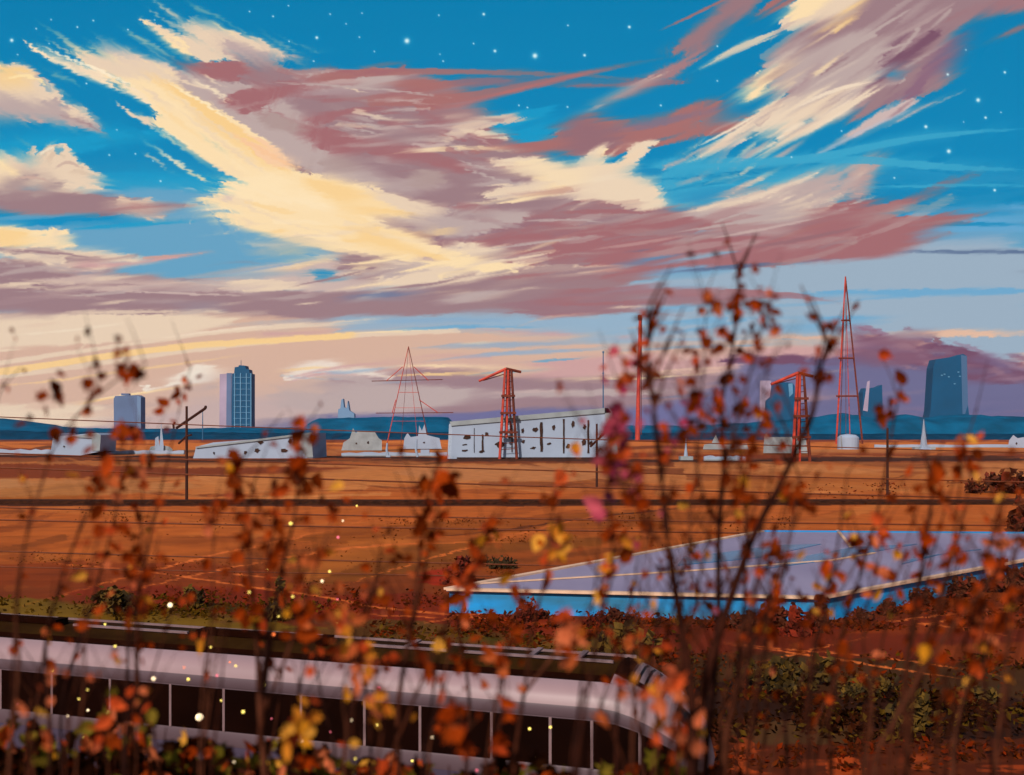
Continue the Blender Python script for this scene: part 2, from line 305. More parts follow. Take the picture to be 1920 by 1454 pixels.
    # rose bar right of wing
    P("900,275 1020,272 1060,225 1100,212 1150,230 1240,215 1330,185 1380,190 1350,210 1430,218 1500,190 1560,180 1480,235 1400,245 1300,262 1200,280 1130,300 1090,292 1000,290 900,292", RO, -14, 30, 130, 6, 3)
    P("1080,215 1130,230 1180,265 1120,296 1080,292 1040,264", (146, 108, 118), -20, 18, 70, 6, 3, .8); P("1150,240 1250,222 1400,190 1380,200 1280,228 1180,250", (124, 116, 140), -12, 24, 90, 5, 3, .6)
    S("1180,290 1300,258 1420,226", 5, RO, .8); S("1280,230 1420,226 1500,214", 6, CY, .8)
    P("760,212 800,205 880,222 960,262 1010,282 1000,292 900,280 860,262", RM, 25, 20, 90, 6, 3, .7)
    P("940,275 1040,300 1000,330 960,350 900,340 880,310", MM, 0, 26, 90, 7, 4)
    # pale centre head
    P("900,300 960,298 1020,298 1065,310 1080,318 1090,296 1110,285 1130,266 1134,280 1128,292 1136,306 1160,310 1190,268 1240,262 1208,285 1206,300 1184,326 1200,330 1230,340 1240,362 1248,388 1230,394 1200,398 1150,385 1120,378 1060,372 980,378 920,380 900,360 990,344", CR, -25, 12, 70, 6, 2, 1, 6)
    P("960,302 1020,298 1060,310 1090,330 1120,280 1132,275 1130,310 1100,345 1060,365 1000,372 1050,345 980,330", YE, -25, 12, 60, 6, 3); P("900,335 990,335 1000,348 900,352", LM, 0, 24, 70, 6, 4, .8); P("960,322 995,326 998,345 955,342", MM, 0, 6, 30, 5, 3)
    S("860,385 980,376 1080,352 1140,330", 12, YE, .8); S("1080,350 1150,330 1180,350", 10, (240, 220, 195), .8); S("1140,330 1180,300 1215,270", 14, (240, 205, 170), .7)
    P("1130,380 1180,398 1240,402 1300,400 1350,430 1250,430 1160,420", RM, 10, 16, 80, 6, 3)
    # arms of light mauve across the bright throat (pale feathers)
    P("780,290 850,240 905,215 960,218 1000,226 905,240 860,262 800,288", (220, 192, 172), -20, 34, 120, 5, 3, .95); P("830,215 860,212 900,225 860,232", CR, 10, 10, 40, 4, 2)
    P("870,240 930,246 960,262 920,262 870,252", CR, 12, 14, 60, 4, 2); S("720,292 820,280 920,278 1010,292", 9, YE, .75, .5); S("560,170 640,150 760,160", 8, MW, .7); S("480,215 560,176 680,172 800,180", 13, (176, 148, 150), .75); S("640,230 700,235 740,250", 4, LM, .8)
    C("640,180 900,200 980,300 900,340 700,290", 40, 110, 6, [LM, RM, MM, MW, RM], 8, 10, .8)
    C("820,330 1200,385 1300,430 900,440", 30, 170, 12, [LM, MM, RM, TM, LM], -4, 6, .6); C("760,420 1060,400 1500,440 1300,500 900,520", 34, 200, 12, [RM, RM, MM, LM, (150, 116, 126)], -6, 5, .6)
    P("905,455 960,442 1060,438 1010,450 930,462", RM, -10, 12, 60, 4, 2); P("1000,430 1150,420 1260,412 1200,440 1060,446", RM, -5, 24, 110, 5, 3)
    # cream swirl below centre
    P("760,385 830,392 900,400 980,395 1000,410 920,440 860,450 800,440 740,420", LM, 10, 30, 120, 6, 4); P("870,450 930,455 960,462 940,490 1000,500 900,530 820,540 760,545 700,540 720,510 800,480", CR, -14, 34, 110, 6, 3)
    C("640,480 900,460 1050,480 980,560 700,545", 46, 120, 11, [LM, CR, MM, CR, YE, LM], -12, 7, .8)
    P("735,416 780,420 808,408 788,428 760,442 740,438", MM, -22, 5, 30, 4, 2); P("700,425 730,424 728,442 705,436", LM, 0, 4, 20, 4, 2); S("760,402 800,400 820,380", 8, MM, .8)
    P("1010,490 1130,470 1100,500 1040,510", MM, -10, 24, 100, 5, 3, .9); P("900,515 1000,498 1160,500 1200,500 1100,520 980,524", (236, 206, 178), -2, 30, 120, 5, 4, .8)
    P("860,540 960,505 1080,495 1160,520 1100,560 980,576 860,570", MM, -6, 34, 120, 6, 4, .7); P("820,562 900,545 960,548 940,560 850,574", LM, -6, 16, 60, 5, 3)
    # blue windows under the wing, right
    P("1140,500 1190,490 1260,478 1240,490 1180,505", (90, 140, 180), -10, 22, 90, 5, 2); P("1210,505 1300,480 1380,467 1385,476 1300,492", (112, 166, 204), -12, 24, 100, 4, 2)
    P("1180,515 1300,498 1440,500 1340,512 1230,520", (120, 162, 196), -6, 28, 110, 4, 2); S("1240,514 1330,506 1430,498 1500,492", 7, DS, .9); S("1300,440 1320,434 1328,432", 6, SB, .9); S("1195,473 1210,470 1216,471", 5, DS, .9)
    P("1120,545 1250,532 1350,545 1250,556", (140, 170, 196), 0, 26, 110, 5, 3); S("1040,562 1240,548 1400,552 1500,556 1610,574", 16, RM, .85, .4); P("960,560 1120,545 1300,558 1500,556 1300,572 1180,580 1100,596 960,596", (156, 116, 124), 1, 44, 150, 5, 3, .95)
    C("960,540 1420,545 1300,590 960,595", 24, 150, 7, [RM, MM, (170, 120, 124)], 1, 3, .8); S("1140,580 1170,576 1220,578", 4, CR, .8)
    # right lower limb upper side
    P("1270,404 1330,385 1420,360 1470,345 1540,320 1560,312 1600,320 1570,350 1590,380 1640,368 1600,395 1500,420 1400,420 1320,425", LM, -20, 26, 110, 6, 3)
    P("1290,398 1330,385 1440,350 1500,332 1550,314 1530,335 1480,352 1480,380 1440,388 1380,390 1320,402", (234, 210, 186), -22, 16, 90, 5, 3, .95)
    P("1570,378 1584,340 1600,305 1622,296 1650,292 1655,310 1640,350 1630,372", (190, 158, 154), -65, 10, 70, 6, 3); P("1604,302 1618,296 1624,320 1600,350", CR, -65, 8, 50, 5, 3, .6)
    P("1560,380 1700,380 1740,350 1860,315 1750,370 1680,398 1640,410 1780,402 1860,404 1720,432 1700,480 1560,490 1500,420", RM, -18, 30, 130, 6, 3)
    C("1280,400 1700,380 1720,470 1300,500", 34, 170, 13, [RM, LM, RM, TM], -14, 6, .55); C("1400,340 1600,330 1580,400 1300,410", 26, 90, 8, [CR, LM, MW], -22, 8, .8)
    # top right great plume
    P("1440,110 1500,50 1580,-20 1660,-60 2000,-60 1960,0 1850,30 1790,60 1800,100 1760,120 1800,150 1740,180 1660,200 1620,220 1560,230 1470,200 1450,160", (158, 126, 132), -38, 24, 130, 7, 3)
    P("1450,100 1500,90 1600,60 1660,60 1700,100 1650,150 1600,210 1500,200 1440,170 1430,120", LM, -34, 24, 120, 7, 3); P("1455,55 1470,20 1520,-20 1640,-60 1700,-60 1620,10 1560,40 1500,56", CR, -36, 22, 110, 6, 3); P("1470,30 1500,0 1560,-30 1560,10 1500,40", YE, -36, 10, 60, 6, 3); P("1530,60 1600,10 1640,-10 1590,60", YO, -40, 14, 70, 5, 2, .8)
    P("1440,130 1480,118 1490,130 1450,150 1420,190 1380,190 1400,150", YE, -38, 12, 60, 5, 2); P("1380,165 1410,140 1430,145 1400,170", (190, 150, 146), -38, 6, 40, 5, 2)
    P("1290,300 1400,235 1440,190 1490,180 1540,170 1600,182 1660,150 1640,180 1580,225 1540,245 1500,262 1450,285 1420,290 1460,260 1400,262 1340,290", (236, 212, 186), -31, 36, 150, 5, 3)
    P("1390,250 1420,246 1425,258 1400,262", (40, 130, 170), 0, 5, 20, 4, 2); P("1505,225 1520,218 1522,232 1508,236", (60, 140, 176), 0, 3, 20, 4, 2); S("1340,330 1360,280 1400,262", 12, (190, 180, 180), .6, .6); S("1370,325 1400,290 1440,270", 12, (190, 182, 182), .6, .6)
    S("1300,140 1370,96 1470,56 1500,40", 10, CR, .9, .5); S("1320,130 1400,90 1480,60", 4, CR, .8)
    P("1640,120 1690,68 1740,56 1780,60 1720,100 1700,125 1720,100 1728,104 1700,125 1660,130", (124, 84, 104), -38, 18, 90, 6, 3); P("1650,200 1680,180 1720,150 1740,110 1790,70 1830,56 1800,140 1740,150 1730,180 1680,190 1655,206", (140, 102, 124), -45, 14, 80, 6, 4, .85)
    P("1640,132 1680,128 1704,140 1690,152 1660,146", (60, 140, 176), 0, 7, 30, 4, 2, .9); S("1640,160 1690,158 1704,140", 6, LM, .9); P("1600,205 1630,182 1628,200 1600,210", (180, 146, 146), 0, 6, 20, 4, 2)
    C("1460,60 1760,0 1700,120 1560,210 1440,180", 26, 140, 14, [LM, MM, LM, (170, 138, 142)], -38, 5, .55); C("1400,190 1600,170 1500,270 1330,290", 26, 110, 8, [CR, (244, 222, 196), CR, LM], -30, 6, .8)
    P("1760,40 1840,10 1960,-50 1960,20 1860,30", (160, 118, 124), -25, 26, 110, 5, 3); P("1840,84 1900,56 1960,30 1960,42 1900,64", RO, -27, 20, 90, 4, 2)
    P("1520,295 1570,265 1620,230 1660,200 1700,185 1740,190 1700,208 1760,190 1830,160 1700,222 1660,240 1600,262", (206, 182, 178), -30, 18, 100, 5, 3); S("1480,320 1560,278 1640,236 1740,196", 6, (190, 190, 200), .6)
    # ---- bright left wing blade
    P("258,32 300,48 345,75 350,66 300,38 340,45 365,32 400,40 440,60 480,66 545,104 556,114 480,112 420,116 360,112 310,70 290,56", CR, 28, 16, 90, 5, 3)
    P("255,30 300,54 340,74 352,90 358,116 320,96 290,62", YE, 30, 8, 60, 4, 2); P("280,0 335,28 355,40 330,36", CR, 30, 18, 70, 4, 3, .9); P("412,72 440,80 520,100 555,116 480,114 420,110", (190, 166, 164), 20, 16, 70, 5, 2)
    P("170,65 240,92 280,104 330,122 325,150 260,145 200,120", (226, 200, 182), 30, 18, 90, 5, 2)
    P("100,58 130,80 180,98 240,112 320,125 330,150 360,180 420,210 470,245 540,290 560,330 640,340 720,360 790,392 700,400 560,350 420,330 380,290 330,240 280,225 292,212 260,180 230,160 180,140", YE, 36, 34, 150, 4.5, 2)
    P("30,68 70,92 120,112 180,132 240,160 300,200 292,206 230,174 160,148 90,112 60,95", (250, 224, 190), 28, 20, 110, 4, 2); P("120,80 150,95 230,110 320,130 320,150 260,152 180,135", CR, 24, 18, 90, 6, 2)
    P("205,185 240,208 285,222 300,240 250,222", CR, 30, 16, 60, 4, 2); P("284,220 340,210 400,236 460,250 520,300 560,330 500,336 470,352 410,318 370,306 345,280 300,245", YE, 36, 20, 110, 5, 2, 1, 6)
    P("270,140 330,160 400,200 440,236 520,286 560,320 540,330 460,290 400,236 330,190", YO, 36, 26, 110, 5, 2); P("440,250 500,265 548,300 550,320 500,310", (250, 205, 165), 35, 18, 80, 5, 3)
    P("400,270 420,276 414,284 402,278", (50, 140, 175), 30, 5, 20, 3, 2); P("200,150 232,160 240,174 215,164", (20, 130, 178), 25, 8, 40, 3, 2, .8); C("260,150 330,180 540,320 460,340 300,230", 22, 130, 10, [YE, YO, CR, (255, 230, 190)], 36, 4, .5)
    # bright breast
    P("385,360 420,350 470,330 500,318 560,322 640,340 700,352 740,380 800,400 700,412 790,440 830,470 900,485 1000,500 960,520 860,500 760,490 700,480 640,475 560,465 500,445 440,430 400,410 430,396 380,385", YE, 12, 38, 150, 6, 2, 1, 7)
    P("560,330 640,342 740,380 800,402 720,412 640,400 600,370", YO, 12, 28, 100, 7, 4, .8); P("620,440 700,430 800,470 860,490 760,484 680,470", YO, 14, 26, 90, 6, 3, .8)
    P("420,355 470,335 520,322 560,350 640,380 600,400 480,392 400,372", (255, 228, 184), 5, 22, 80, 7, 6, .9); S("355,430 360,405 385,392 430,396", 5, CR, .8, .4); S("335,362 350,354 375,360", 4, (170, 190, 200), .7)
    P("415,365 440,368 440,382 418,382", (226, 200, 184), 0, 4, 20, 5, 3); S("500,455 560,440 640,446", 5, CR, .7)
    C("420,350 700,380 840,470 600,460 420,400", 24, 150, 13, [YE, YO, (255, 230, 190), YE, CR], 12, 7, .55)
    P("450,470 520,440 600,455 640,470 560,478 500,480", (196, 186, 170), -8, 24, 80, 5, 6, .5)
    P("668,350 700,352 760,378 800,402 760,400 700,372", CR, 28, 18, 70, 4, 2); P("690,350 760,372 830,384 850,410 800,412 750,396", CR, 20, 20, 70, 5, 2, .9)
    P("590,505 620,506 626,518 650,524 640,532 600,530 586,520", (30, 140, 190), 5, 7, 30, 4, 3, .9); P("640,552 760,548 820,552 700,566 640,566", (104, 122, 158), 0, 24, 100, 4, 4, .8)
    P("640,504 690,506 700,518 660,524", LM, 0, 6, 30, 5, 2); P("710,510 770,505 750,520 715,522", LM, -6, 10, 40, 5, 2); P("780,482 815,486 815,494 770,490", (200, 170, 162), 4, 6, 30, 4, 2)
    # loose wisps pulled out along the blades
    W_ = K.rng
    for (x0, y0, x1, y1, an, ln, n, cs) in ((230, 150, 430, 330, 35, 120, 16, (YE, CR, (255, 232, 196))), (60, 85, 260, 170, 27, 110, 9, (CR, YE)), (430, 60, 560, 120, 24, 90, 8, (CR, LM)), (270, 30, 420, 100, 30, 110, 9, (CR, YE)),
                                            (560, 130, 900, 210, -8, 150, 12, (RM, RO, LM)), (700, 210, 900, 300, 8, 140, 12, (CR, LM, MW)), (1280, 200, 1560, 300, -34, 120, 14, (CR, MW, (240, 216, 190))), (1400, 60, 1600, 180, -36, 120, 12, (CR, LM, YE)),
                                            (1560, 20, 1780, 200, -40, 130, 12, (LM, MM, DM)), (1260, 330, 1600, 400, -20, 130, 14, (CR, LM, MW)), (1500, 380, 1800, 470, -14, 170, 14, (RM, RO, MM)), (420, 430, 720, 500, -12, 130, 14, (YE, CR, YO)),
                                            (620, 460, 1000, 560, -10, 150, 20, (CR, LM, MM, YE)), (900, 380, 1300, 520, -7, 190, 20, (RM, LM, MM, TM)), (0, 480, 560, 600, 0, 190, 14, (CR, MM, LM)), (560, 600, 1500, 720, -2, 240, 18, (PE, (150, 176, 198), PI, YE)), (1080, 280, 1240, 390, -30, 90, 8, (CR, YE))):
        for _ in range(n):
            x, y = W_.uniform(x0, x1), W_.uniform(y0, y1); a_ = math.radians(an + W_.normal() * 4); L_ = ln * W_.uniform(.4, 1.1); b_ = W_.normal() * .06 * L_
            q = np.array([[x - math.cos(a_) * L_ / 2, y - math.sin(a_) * L_ / 2], [x - math.sin(a_) * b_, y + math.cos(a_) * b_], [x + math.cos(a_) * L_ / 2, y + math.sin(a_) * L_ / 2]])
            K.stroke(q, W_.uniform(2.5, 9), cs[W_.integers(len(cs))], W_.uniform(.35, .85), .5, ('both', 'end', 'start')[W_.integers(3)], 3.5)
    def dirn(X, Y):
        l = np.clip((620 - X) / 120, 0, 1) * np.clip((380 - Y) / 60, 0, 1); r = np.clip((X - 1240) / 80, 0, 1) * np.clip((400 - Y) / 80, 0, 1)
        b = np.clip((X - 380) / 80, 0, 1) * np.clip((900 - X) / 100, 0, 1) * np.clip((Y - 330) / 40, 0, 1) * np.clip((520 - Y) / 40, 0, 1)
        return -7 + l * 41 + b * 17 - r * 26
    K.smear(dirn, 34, 601); K.smear(dirn, 14, 641, .42, .64)
    S("1180,318 1500,305 1700,262 1800,250 1960,240", 13, CZ, .8, .3); S("1300,300 1450,302 1620,300 1760,314 1960,322", 14, CZ, .8, .3); S("1600,352 1700,350 1850,348 1960,350", 5, CZ, .6, .3)
    P("900,300 960,298 1020,298 1065,310 1080,318 1090,296 1110,285 1130,266 1134,280 1128,292 1136,306 1160,310 1190,268 1240,262 1208,285 1206,300 1184,326 1200,330 1230,340 1240,362 1248,388 1230,394 1200,398 1150,385 1120,372 1060,350 1000,335", (240, 216, 186), -25, 12, 70, 6, 2, .55, 6)
    P("225,300 236,330 300,352 330,330", DB, 0, 2, 20, 4, 2, 0)
    # fine detail seen in the clouds: creases, bright rims, thin lines
    for s_, w_, c_ in (("190,95 260,120 330,150 420,175", 6, CR), ("60,80 140,115 230,150 300,190", 5, (255, 236, 205)), ("330,175 420,235 520,290", 9, YO), ("430,250 520,300 580,322", 8, (250, 200, 155)), ("300,150 380,190 450,240", 5, (255, 232, 190)),
                       ("640,228 700,236 730,250", 3.5, LM), ("630,234 680,246 726,256", 3, LM), ("850,300 900,314 940,324", 3, LM), ("860,312 920,334 960,346", 4, LM), ("700,352 760,378 830,400", 6, CR), ("900,352 950,346 990,350", 3, CR), ("760,268 800,276 850,270", 6, MW), ("640,160 656,168 690,176", 2.5, CR), ("480,155 600,160 760,172 880,190", 4, LM),
                       ("1230,62 1320,20 1400,-20", 5, RO), ("1660,80 1740,40 1800,0", 7, (178, 150, 150)), ("1560,110 1640,60 1720,10", 6, LM), ("1500,180 1560,140 1640,100", 6, (200, 178, 170)), ("1480,210 1560,170 1650,150", 7, (244, 222, 196)), ("1300,280 1380,240 1440,205", 5, (246, 226, 200)), ("1600,120 1660,96 1720,76", 5, LM), ("1530,150 1570,118 1600,104", 4, MM),
                       ("870,458 940,448 1040,440", 7, RM), ("900,470 960,462 1100,446", 4, LM), ("1040,400 1140,396 1220,402", 9, RM), ("960,418 1060,412 1150,418", 4, LM), ("1250,440 1350,424 1500,400", 5, LM), ("1320,450 1440,430 1560,404", 5, MW), ("1380,470 1500,452 1640,420", 7, (152, 108, 114)), ("1100,470 1200,458 1300,440", 5, (186, 140, 138)), ("1000,520 1120,505 1180,500", 6, MM),
                       ("620,500 720,492 800,470", 5, YE), ("720,520 800,500 900,480", 6, YE), ("860,500 980,486 1060,470", 5, CR), ("700,545 800,536 880,520", 5, MM), ("540,540 640,520 700,505", 4, MM), ("400,520 500,504 620,482", 4, (150, 170, 190)), ("300,505 380,498 460,490", 3, LB),
                       ("0,470 90,474 200,486", 4, MM), ("40,500 140,505 220,512", 4, LM), ("0,560 120,556 260,566", 5, (170, 138, 140)), ("200,545 330,552 480,556", 4, (206, 180, 172)), ("0,632 120,622 260,604", 4, (240, 218, 192)), ("260,640 420,620 560,606", 4, (240, 216, 190)),
                       ("70,296 90,280 112,276", 5, (240, 224, 200)), ("100,320 130,300 160,320", 6, (206, 176, 160)), ("20,340 60,330 100,345", 6, (206, 172, 158)), ("0,150 60,140 100,170", 6, (255, 226, 170)), ("90,175 130,200 180,235", 4, CR)):
        K.stroke(s_, w_, c_, .9, .45, 'both', 2)
    K.flow(4, 0, -8, 26, 3.2)
    # stars
    stars = [(763, 77, 5.2), (1003, 105, 5), (22, 76, 3.5), (907, 27, 2.6), (928, 96, 2.8), (594, 71, 2.8), (1096, 104, 2.6), (1180, 51, 2.8), (1834, 188, 4), (1736, 238, 3.2), (1779, 284, 4), (1848, 221, 2.4), (1884, 136, 2.4), (1777, 140, 2.4), (1865, 357, 2.6), (1239, 198, 2.2), (1345, 87, 2), (1345, 152, 1.8), (1064, 201, 2), (989, 202, 1.8), (973, 198, 1.8), (512, 31, 2), (468, 22, 1.8), (619, 27, 1.8), (649, 45, 1.6), (541, 11, 1.6), (679, 25, 1.6), (542, 78, 1.8), (588, 115, 1.8), (674, 70, 1.8), (702, 97, 1.6), (888, 82, 1.8), (831, 115, 1.8), (825, 102, 1.6), (823, 29, 1.8), (175, 39, 2), (145, 51, 2), (240, 56, 2), (68, 54, 1.8), (96, 37, 1.6), (92, 82, 1.6), (162, 157, 2), (301, 340, 2.2), (205, 291, 2), (254, 289, 1.8), (287, 302, 1.6), (219, 244, 1.6), (33, 103, 1.6), (1065, 48, 2), (1578, 246, 1.8), (1484, 295, 1.8), (1677, 334, 2), (1811, 94, 1.6), (1877, 211, 1.6), (1807, 229, 1.4), (290, 38, 1.6)]
    R = np.random.default_rng(3)
    for q in range(500): stars.append((R.uniform(-3000, 5000), R.uniform(-4000, -60), R.uniform(2, 4)))
    for x, y, r in stars:
        if abs(x - 960) > 1000 or y < -40: continue
        b = K.box(x - 14, y - 14, x + 14, y + 14)
        if b is None: continue
        sl, X2, Y2 = b; d = np.hypot(X2 - x, Y2 - y)
        K.blend(sl, np.clip(np.exp(-(d / (r * (.85 if r > 2.3 else .66))) ** 2) * 1.15, 0, 1), (235, 250, 250)); K.blend(sl, np.exp(-d / (r * 1.1)) * .25, (120, 210, 230))
    return xs, ys, K.c
# ---------- mesh, material and naming helpers ----------
def mat(name, c, rough=.8, var=.12, scale=3.0, c2=None, bump=0.0, emit=0, metal=0, attr=False, trans=0.0, stretch=(1, 1, 1), spec=.3):
    m = bpy.data.materials.new(name); m.use_nodes = True; t = m.node_tree; b = t.nodes['Principled BSDF']
    L = t.links.new
    b.inputs['Roughness'].default_value = rough; b.inputs['Metallic'].default_value = metal; b.inputs['Specular IOR Level'].default_value = spec
    lin = s2l(c); lin2 = s2l(c2) if c2 else np.clip(lin * (1 - var * 2.2), 0, 1)
    tc = t.nodes.new('ShaderNodeTexCoord'); mp = t.nodes.new('ShaderNodeMapping'); mp.inputs['Scale'].default_value = stretch
    nz = t.nodes.new('ShaderNodeTexNoise'); nz.inputs['Scale'].default_value = scale; nz.inputs['Detail'].default_value = 5
    L(tc.outputs['Object'], mp.inputs[0]); L(mp.outputs[0], nz.inputs['Vector'])
    mx = t.nodes.new('ShaderNodeMix'); mx.data_type = 'RGBA'
    rp = t.nodes.new('ShaderNodeMapRange'); rp.inputs[1].default_value = .35; rp.inputs[2].default_value = .65
    L(nz.outputs[0], rp.inputs[0]); L(rp.outputs[0], mx.inputs['Factor'])
    mx.inputs['A'].default_value = (*lin2, 1); mx.inputs['B'].default_value = (*lin, 1)
    out = mx.outputs['Result']
    if attr:
        at_ = t.nodes.new('ShaderNodeAttribute'); at_.attribute_name = 'Col'
        mu = t.nodes.new('ShaderNodeMix'); mu.data_type = 'RGBA'; mu.blend_type = 'MULTIPLY'; mu.inputs['Factor'].default_value = 1
        L(out, mu.inputs['A']); L(at_.outputs['Color'], mu.inputs['B']); out = mu.outputs['Result']
    L(out, b.inputs['Base Color'])
    if bump:
        bp = t.nodes.new('ShaderNodeBump'); bp.inputs['Strength'].default_value = bump; L(nz.outputs[0], bp.inputs['Height']); L(bp.outputs[0], b.inputs['Normal'])
    if trans:
        tr = t.nodes.new('ShaderNodeBsdfTranslucent'); ms = t.nodes.new('ShaderNodeMixShader'); ms.inputs[0].default_value = trans
        L(out, tr.inputs[0]); L(b.outputs[0], ms.inputs[1]); L(tr.outputs[0], ms.inputs[2]); L(ms.outputs[0], t.nodes['Material Output'].inputs[0])
    if emit:
        b.inputs['Emission Color'].default_value = (*lin, 1); b.inputs['Emission Strength'].default_value = emit
    return m

def link(name, me, m=None, parent=None, kind=None):
    o = bpy.data.objects.new(name, me); COL.objects.link(o)
    if m: me.materials.append(m)
    if parent is not None: o.parent = parent
    if kind: o['kind'] = kind
    return o

def tag(o, label, cat, group=None):
    o['label'] = label; o['category'] = cat
    if group: o['group'] = group
    return o

def thing(name, loc, label, cat, group=None):
    o = bpy.data.objects.new(name, None); o.empty_display_size = .3; COL.objects.link(o); o.location = loc
    return tag(o, label, cat, group)

class MB:
    """collects pieces (in coordinates local to o) and links them as one mesh"""
    def __init__(s, o=(0, 0, 0)): s.v = []; s.f = []; s.c = []; s.o = Vector(o)
    def add(s, vs, fs, col=None):
        n = len(s.v); s.v += [Vector(p) - s.o for p in vs]; s.f += [tuple(i + n for i in f) for f in fs]
        if col is not None: s.c += [col] * len(fs)
        return s
    def box(s, c, d, rz=0, top=1.0):
        c = Vector(c); R = Matrix.Rotation(rz, 3, 'Z'); vs = []
        for z, k in ((-.5, 1), (.5, top)):
            for x, y in ((-.5, -.5), (.5, -.5), (.5, .5), (-.5, .5)): vs.append(c + R @ Vector((x * d[0] * k, y * d[1] * k, z * d[2])))
        return s.add(vs, [(0, 3, 2, 1), (4, 5, 6, 7), (0, 1, 5, 4), (1, 2, 6, 5), (2, 3, 7, 6), (3, 0, 4, 7)])
    def prism(s, front, back):
        n = len(front)
        return s.add(list(front) + list(back), [tuple(range(n)), tuple(range(2 * n - 1, n - 1, -1))] + [(i, i + n, (i + 1) % n + n, (i + 1) % n) for i in range(n)])
    def tube(s, pts, r, n=6, col=None):
        pts = [Vector(p) for p in pts]; k = len(pts); rs = r if hasattr(r, '__len__') else [r] * k; vs = []
        for i, p in enumerate(pts):
            d = (pts[min(i + 1, k - 1)] - pts[max(i - 1, 0)]).normalized()
            a = d.cross(Vector((0, 0, 1)) if abs(d.z) < .9 else Vector((0, 1, 0))).normalized(); b = d.cross(a)
            for j in range(n):
                t = 2 * math.pi * j / n; vs.append(p + (a * math.cos(t) + b * math.sin(t)) * rs[i])
        fs = [(i * n + j, i * n + (j + 1) % n, (i + 1) * n + (j + 1) % n, (i + 1) * n + j) for i in range(k - 1) for j in range(n)]
        fs += [tuple(range(n - 1, -1, -1)), tuple(range((k - 1) * n, k * n))]
        return s.add(vs, fs, col)
    def build(s, name, m, parent=None, kind=None, smooth=False):
        me = bpy.data.meshes.new(name); me.from_pydata([tuple(v) for v in s.v], [], s.f); me.update()
        if s.c:
            a = me.color_attributes.new('Col', 'FLOAT_COLOR', 'CORNER'); buf = []
            for f, c in zip(s.f, s.c): buf += (*c, 1.0) * len(f)
            a.data.foreach_set('color', buf)
        if smooth: me.polygons.foreach_set('use_smooth', [True] * len(s.f))
        o = link(name, me, m, parent, kind)
        return o

def grid_mesh(name, co, col, keep=None):       # co (h,w,3), col (h,w,3) linear colours on the points
    h, w = co.shape[:2]
    me = bpy.data.meshes.new(name); me.vertices.add(h * w); me.vertices.foreach_set('co', co.reshape(-1).astype(np.float32))
    i = np.arange(h * w).reshape(h, w); q = np.stack([i[:-1, :-1], i[:-1, 1:], i[1:, 1:], i[1:, :-1]], -1).reshape(-1, 4); n = len(q)
    me.loops.add(n * 4); me.loops.foreach_set('vertex_index', q.reshape(-1).astype(np.int32))
    me.polygons.add(n); me.polygons.foreach_set('loop_start', np.arange(0, n * 4, 4, dtype=np.int32))
    me.update(calc_edges=True)
    a = me.color_attributes.new('Col', 'FLOAT_COLOR', 'POINT')
    a.data.foreach_set('color', np.concatenate([col.reshape(-1, 3), np.ones((h * w, 1))], 1).reshape(-1).astype(np.float32))
    return me
# ---------- sky dome: a real shell 3.4 km away in front of the viewer; the world's own sky lies behind it ----------
xs, ys, c = paint_sky(True)
X, Y = np.meshgrid(xs, ys)
d = np.stack([(X - 960) / F, np.ones_like(X), (815 - Y) / F], -1); d /= np.linalg.norm(d, axis=-1, keepdims=True)
co = d * 3400 + np.array([0, 0, CZ_])
me = grid_mesh('sky', co, s2l(np.clip(c, 0, 255)))
m = bpy.data.materials.new('evening_sky'); m.use_nodes = True; t = m.node_tree; t.nodes.clear()
e = t.nodes.new('ShaderNodeEmission'); a = t.nodes.new('ShaderNodeAttribute'); a.attribute_name = 'Col'; o_ = t.nodes.new('ShaderNodeOutputMaterial')
t.links.new(a.outputs['Color'], e.inputs[0]); e.inputs[1].default_value = SKY_EMIT; t.links.new(e.outputs[0], o_.inputs[0])
m.cycles.emission_sampling = 'NONE'
link('sky', me, m, None, 'structure')

